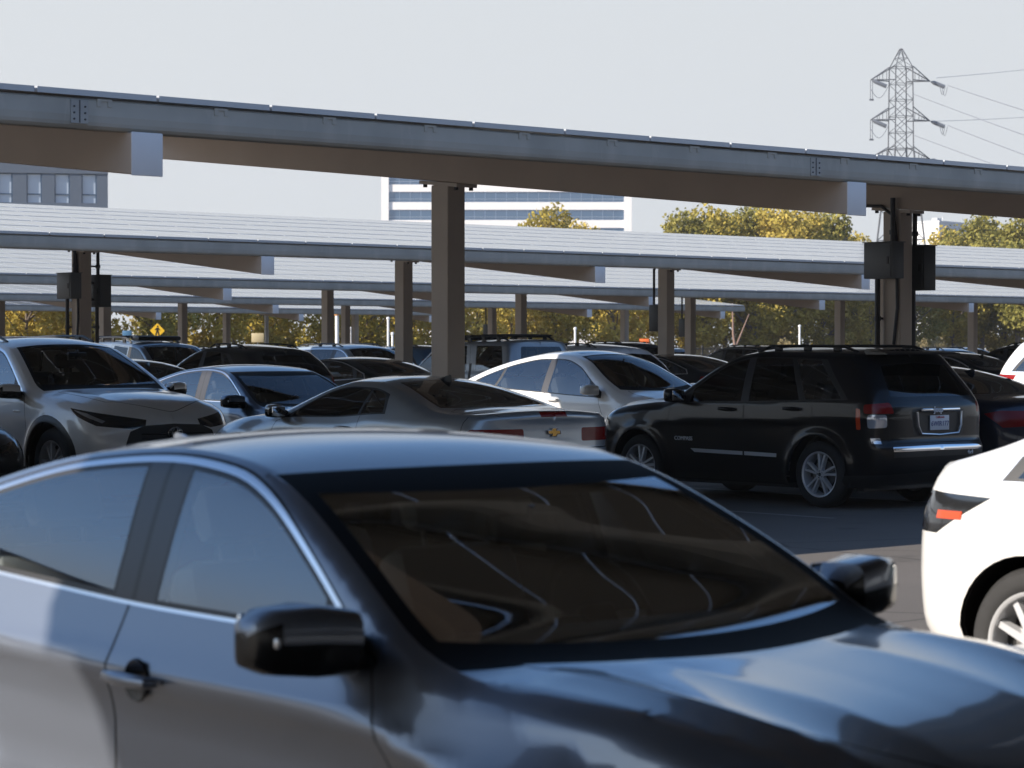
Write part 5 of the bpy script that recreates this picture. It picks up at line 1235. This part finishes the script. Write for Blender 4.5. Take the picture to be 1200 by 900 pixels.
for sd in (-1,1):
    m=MB()
    for q0,q1,z0,z1,mi in ((-3.16,-3.31,.85,.885,0),):
        qs=np.linspace(q0,q1,6); a=s.S(qs,np.full(6,z0)); b=s.S(qs,np.full(6,z1)); n1=s.N(qs,np.full(6,.88))*.004
        a=a+n1; b=b+n1; vs=[(v[0],v[1]*-sd if sd>0 else v[1],v[2]) for v in list(a)+list(b)]
        m.add(vs,[(i,i+1,7+i,6+i) for i in range(5)],0)
    qs=np.linspace(-3.46,-3.8,4); a=s.S(qs,np.full(4,.80))+s.N(qs,np.full(4,.85))*.005; b=s.S(qs,np.full(4,.95))+s.N(qs,np.full(4,.9))*.005
    vs=[(v[0],v[1]*-sd if sd>0 else v[1],v[2]) for v in list(a)+list(b)]; m.add(vs,[(i,i+1,5+i,4+i) for i in range(3)],1)
    m.build('turn_signal',[M_AMBER,M_RED],r)
# pearl white three-row SUV
def hl(r,s,P):
    rails(r,s,-3.2,-1.55,.09,.05,.015,M_BLACK)
    x=float(s.S(s.smax,.70)[0]); m=MB()
    M=Matrix.Translation((x+.015,0,.72))
    for rx,rz,dx,dz,th in ((.085,.056,0,0,.008),(.034,.050,0,0,.007),(.055,.022,0,.028,.007)):
        ring=[(x+.02,rx*math.cos(a),.72+dz+rz*math.sin(a)) for a in np.linspace(0,2*math.pi,29)]; m.tube(ring,th,6,cap=False)
    m.build('front_emblem',M_CHROME,r)
    g=MB()
    for k in range(6):
        z=.46+.05*k; g.tube([(float(s.S(s.smax-a,z)[0])+.004,float(-s.S(s.smax-a,z)[1])*sg,z) for sg,a in ((1,.38),(1,.2),(1,.0))],.006,5); g.tube([(float(s.S(s.smax-a,z)[0])+.004,float(s.S(s.smax-a,z)[1]),z) for a in (.38,.2,.0)],.006,5)
    g.build('grille_bars',M_GLOSSBLACK,r)
    y=float(s.W(np.array(-.62),np.array(.93)))
    for sd in (-1,1):
        b=MB()
        for k in range(5): b.rbox((-.60-.030*k,sd*(y+.003),.93),(.020,.006,.028),.002)
        b.build('door_badge',M_SATIN,r)
proto('suv','suv',.05,[(-1.40,1.0),(-2.5,1.02)],extra=hl)
HI=car('suv',(.72,.73,.74),(0,-.85),67,22.9,OUT,'pearl white three row SUV with black grille facing the camera at left','SUV',group=GR,sc=1.025,sol=True)
copyless=HI
car('sedan',(.012,.012,.014),(.70,.82),30,22.0,OUT,'black sedan at the left edge, only its lit headlamp corner showing',group=GR)
proto('compact','compact',.07,[(-1.53,.79),(-2.50,.81)])
car('compact',(.05,.085,.14),(-.56,-.86),290,24.4,OUT,'blue grey sedan with chrome window trim between white SUV and grey coupe',group=GR,sc=1.02)

# silver muscle coupe
def cp(r,s,P):
    fin(r,s,-2.25,M_BLACK,.2,.075)
    x=float(s.S(s.smin,.83)[0])-.006; m=MB()
    c=[(-.085,-.018),(-.03,-.018),(-.042,-.045),(.028,-.045),(.040,-.018),(.095,-.018),(.080,.022),(.026,.022),(.038,.048),(-.030,.048),(-.042,.022),(-.098,.022)]
    m.prism(c,0,.012,lambda u,v,d:(x-d,-u*.85,.845+v*.85)); m.build('tail_emblem',M_GOLD,r)
    o=MB(); 
    for i in range(len(c)):
        a,b=c[i],c[(i+1)%len(c)]; o.tube([(x-.012,-a[0]*.85,.845+a[1]*.85),(x-.012,-b[0]*.85,.845+b[1]*.85)],.004,5)
    o.build('emblem_rim',M_CHROME,r)
    plate(r,float(s.S(s.smin,.58)[0]),.58,'7GKD294')
proto('coupe','coupe',.05,[(-1.80,.86)],extra=cp,rows=2)
car('coupe',(.36,.385,.40),(-3.88,0),650,17.0,IN,'silver grey two door coupe with gold cross emblem on its tail','car',group=GR)

# black upright SUV
r,s,P=make_car('compact_suv',.042,'parked_car',pm=PAINT_K,handles=[(-1.36,1.0),(-2.30,1.02)],mtop=True); JEEP=r
rails(r,s,-2.9,-1.5,.10,.05,.016,M_BLACK)
place(r,965,16.57,IN,(-2.635,.80)); paint(r,(.004,.004,.005)); tag(r,'black upright SUV seen from behind with silver wheels and a chrome bumper strip','SUV',GR)
xb=float(s.S(s.smin,.89)[0]); plate(r,xb,.885,'6WIR177')
m=MB(); m.rbox((xb-.022,-.0,1.018),(.04,.62,.035),.012); m.build('tailgate_handle',M_CHROME,r)
m=MB()
for sg in (-1,1): m.tube([(xb-.016,sg*.36,1.0),(xb-.020,sg*.35,.86),(xb-.020,sg*.30,.775),(xb-.02,0,.76)],.012,8)
m.build('plate_surround',M_SATIN,r)
text_obj('tailgate_lettering','Jeep',.085,r,rearM(xb-.048,.06,1.02),M_LETTER,.004)
xq=float(s.S(s.smin+.5,.575)[0]); text_obj('badge_lettering','4x4',.06,r,rearM(xq-.012,-.46,.572),M_LETTER,.003)
yl=float(s.W(np.array(-.75),np.array(.66))); text_obj('door_lettering','COMPASS',.062,r,leftM(-.70,yl+.004,.665),M_LETTER,.004)
m=MB(); ys=np.linspace(-.62,.62,9); vs=[]
for y in ys: vs+=[(-3.02,y,1.625),(-3.30-.0*abs(y),y*.97,1.60),(-3.32,y*.97,1.585),(-3.05,y,1.585)]
m.add(vs,[(i*4+k,i*4+(k+1)%4,(i+1)*4+(k+1)%4,(i+1)*4+k) for i in range(8) for k in range(4)]+[(0,1,2,3),(35,34,33,32)],0,True)
m.build('roof_spoiler',PAINT_K,r)
m=MB(); m.tube([(-3.33,.05,1.13),(-3.30,.0,1.20),(-3.22,-.42,1.27)],.008,6); m.build('rear_wiper',M_BLACK,r)
m=MB(); m.lathe([(.035,0),(.035,.18),(.001,.18)],12,axis='x',c=(-3.56,-.45,.26)); m.build('exhaust_pipe',M_SATIN,r)
paint(r,(.004,.004,.005))

car('sedan',(.008,.014,.03),(-3.78,.84),1181,16.1,IN,'dark navy car with a red tail light, right of the black SUV',group=GR,sc=1.0)
proto('fastback','fastback',.06,[(-1.45,.93),(-2.6,.98)],mtop='all')
car('fastback',(.78,.78,.78),(-.62,-1.02),690,24.1,OUT,'white fastback crossover with tinted side windows behind the grey coupe',sol=True,group=GR)
def rack(r,s,P):
    rails(r,s,-3.2,-1.75,.12,.09,.022,M_BLACK,bars=(-3.1,-2.75,-2.4,-2.05,-1.8))
    m=MB(); m.rbox((-1.72,0,1.86),(.30,1.1,.10),.04); m.build('roof_rack_cover',M_BLACK,r)
proto('boxy','boxy',.07,[(-1.40,1.03)],extra=rack)
car('boxy',(.30,.32,.34),(-3.58,.88),599,34.9,IN,'silver grey boxy off roader with a black roof rack behind the near column','SUV',group=GR)
car('crossover',(.010,.011,.011),(-3.45,.88),301,34.9,IN,'black crossover with a sloping black rear window, behind the blue grey sedan','SUV',group=GR,sc=1.02)
car('compact',(.02,.025,.025),(-3.6,.84),452,34.9,IN,'dark green black sedan just left of the slim tan column',group=GR,sc=1.05)
car('suv',(.30,.36,.42),(-.6,-.86),420,42.0,OUT,'silver blue wagon facing right behind the dark sedan','SUV',group=GR,sc=1.0)
car('boxy',(.16,.20,.25),(-.55,-.88),178,43.0,OUT,'grey boxy SUV directly below the yellow diamond sign','SUV',group=GR)
car('sedan',(.05,.15,.28),(-3.78,.84),168,34.8,IN,'blue sedan mostly hidden between white SUV and black crossover',group=GR)
car('crossover',(.72,.73,.74),(-3.45,.88),716,35.0,IN,'white crossover with dark roof rails just behind the white fastback','SUV',sol=True,group=GR,sc=1.03)
car('suv',(.01,.01,.011),(-3.9,.90),742,53.5,IN,'black SUV with its roof above the white fastback windshield','SUV',group=GR,sc=1.06)
car('compact',(.012,.014,.02),(-3.6,.84),832,34.9,IN,'black hatchback between white fastback and black SUV nose',group=GR,sc=1.08)
car('suv',(.008,.01,.012),(-3.9,.90),905,53.5,IN,'dark SUV roof showing over the front of the black upright SUV','SUV',group=GR,sc=1.0)
car('crossover',(.28,.36,.44),(-.6,-.86),1127,42.0,OUT,'silver blue crossover facing right beyond the cabinet column','SUV',group=GR,sc=.98)
car('sedan',(.006,.007,.008),(-3.78,.84),1172,34.7,IN,'black sedan roof in front of the silver blue crossover',group=GR,sc=1.06)
car('crossover',(.03,.026,.022),(-3.45,.88),1250,34.9,IN,'dark brown crossover left of the white SUV at right edge','SUV',group=GR,sc=1.05)
car('suv',(.80,.80,.80),(-3.85,-.90),1163,26.6,OUT,'white SUV with a big dark rear window at the right edge','SUV',sol=True,group=GR,sc=1.07)
car('crossover',(.06,.15,.27),(-3.45,.88),503,53.5,IN,'blue crossover seen between the slim column and the large column','SUV',group=GR,sc=1.03)
for px,q,k,col,lab,a,so in ((40,52.8,'crossover',(.70,.71,.72),'white crossover roof over the white SUV roof rails',IN,True),(75,71.6,'suv',(.10,.13,.16),'dark grey SUV beyond the left cabinet column',IN,False),
    (300,98,'suv',(.62,.63,.65),'far silver SUV at the foot of the beige board',OUT,False),(255,71.6,'crossover',(.02,.02,.022),'far black crossover left of the beige board',IN,False),
    (430,90.3,'crossover',(.45,.5,.55),'far pale blue crossover beneath the last canopy, centre left',IN,False),(470,98.5,'suv',(.70,.72,.74),'far white SUV behind the slim column',OUT,True),
    (790,71.6,'crossover',(.35,.42,.5),'far light blue crossover between two far columns',IN,False),(740,99,'suv',(.75,.75,.73),'far white SUV beside the orange board',OUT,True),
    (1010,53,'suv',(.03,.03,.035),'far dark SUV between black SUV roof and cabinet column',IN,False),(968,99,'crossover',(.75,.75,.74),'far white crossover beyond the roof of the black SUV',OUT,True),
    (620,90.3,'suv',(.02,.022,.025),'far black SUV behind the roof rack of the boxy off roader',IN,False),(1145,60.5,'crossover',(.3,.32,.34),'far grey crossover at the foot of the right tan column',OUT,False)):
    car(k,col,(-3.5,.88) if a==IN else (-.6,-.86),px,q,a,lab,'car' if k=='sedan' else 'SUV',sol=so,group=GR)
# ------------------------------------------------------------------ light, sky, camera
AZ=23.; EL=29.
w=bpy.data.worlds.new('World'); SC.world=w; w.use_nodes=True; nt=w.node_tree
bg=nt.nodes['Background']; sky=nt.nodes.new('ShaderNodeTexSky'); sky.sky_type='NISHITA'; sky.sun_disc=False
sv=Vector((-math.cos(R_(AZ)),-math.sin(R_(AZ)),0)); SUN=Vector((sv.x*math.cos(R_(EL)),sv.y*math.cos(R_(EL)),math.sin(R_(EL))))
sky.sun_elevation=R_(EL); sky.sun_rotation=math.atan2(SUN.x,SUN.y)
sky.altitude=20; sky.air_density=1.; sky.dust_density=1.; sky.ozone_density=1.2
bg.inputs['Strength'].default_value=.10
tc=nt.nodes.new('ShaderNodeTexCoord'); sp=nt.nodes.new('ShaderNodeSeparateXYZ'); nt.links.new(tc.outputs['Generated'],sp.inputs[0])
mr=nt.nodes.new('ShaderNodeMapRange'); mr.interpolation_type='SMOOTHSTEP'; mr.inputs['From Min'].default_value=.13; mr.inputs['From Max'].default_value=.33; mr.inputs['To Max'].default_value=1.
nt.links.new(sp.outputs['Z'],mr.inputs['Value'])
mx=nt.nodes.new('ShaderNodeMix'); mx.data_type='RGBA'; mx.inputs['A'].default_value=(3.55,3.72,3.88,1)      # pale autumn haze low over the horizon
nt.links.new(mr.outputs[0],mx.inputs['Factor']); tn=nt.nodes.new('ShaderNodeMix'); tn.data_type='RGBA'; tn.blend_type='MULTIPLY'; tn.inputs['Factor'].default_value=1; tn.inputs['B'].default_value=(.66,.86,1.05,1)
nt.links.new(sky.outputs[0],tn.inputs['A']); nt.links.new(tn.outputs['Result'],mx.inputs['B'])
nt.links.new(mx.outputs['Result'],bg.inputs['Color'])
ld=bpy.data.lights.new('sun','SUN'); ld.energy=4.6; ld.angle=R_(.53); ld.color=(1.,.90,.78)
lo=bpy.data.objects.new('sun',ld); COL.objects.link(lo); lo.rotation_euler=(-SUN).to_track_quat('-Z','Y').to_euler()
mb=MB(); mb.box(-420,420,-300,760,-1.2,62); hz=mb.build('haze',[]); tag(hz,kind='stuff')
hm=bpy.data.materials.new('haze'); hm.use_nodes=True; hn=hm.node_tree; hn.nodes.clear(); ho=hn.nodes.new('ShaderNodeOutputMaterial'); hv=hn.nodes.new('ShaderNodeVolumePrincipled')
hv.inputs['Color'].default_value=(.92,.95,1,1); hv.inputs['Density'].default_value=.00028; hv.inputs['Anisotropy'].default_value=.2; hn.links.new(hv.outputs[0],ho.inputs['Volume']); hz.data.materials.append(hm)
cd=bpy.data.cameras.new('camera'); cam=bpy.data.objects.new('camera',cd); COL.objects.link(cam)
cd.sensor_width=36; cd.lens=85; cd.clip_end=6000; cd.clip_start=.1
cam.location=(0,0,1.65); cam.rotation_euler=(R_(90)-math.atan(42/F_PX),0,0)
cd.dof.use_dof=True; cd.dof.focus_distance=27; cd.dof.aperture_fstop=5.6
SC.camera=cam
SC.view_settings.view_transform='Standard'; SC.view_settings.look='None'; SC.view_settings.exposure=1.0; SC.view_settings.gamma=1
SC.cycles.max_bounces=8; SC.cycles.transparent_max_bounces=16; SC.cycles.glossy_bounces=5; SC.cycles.use_denoising=True
SC.cycles.sample_clamp_indirect=6
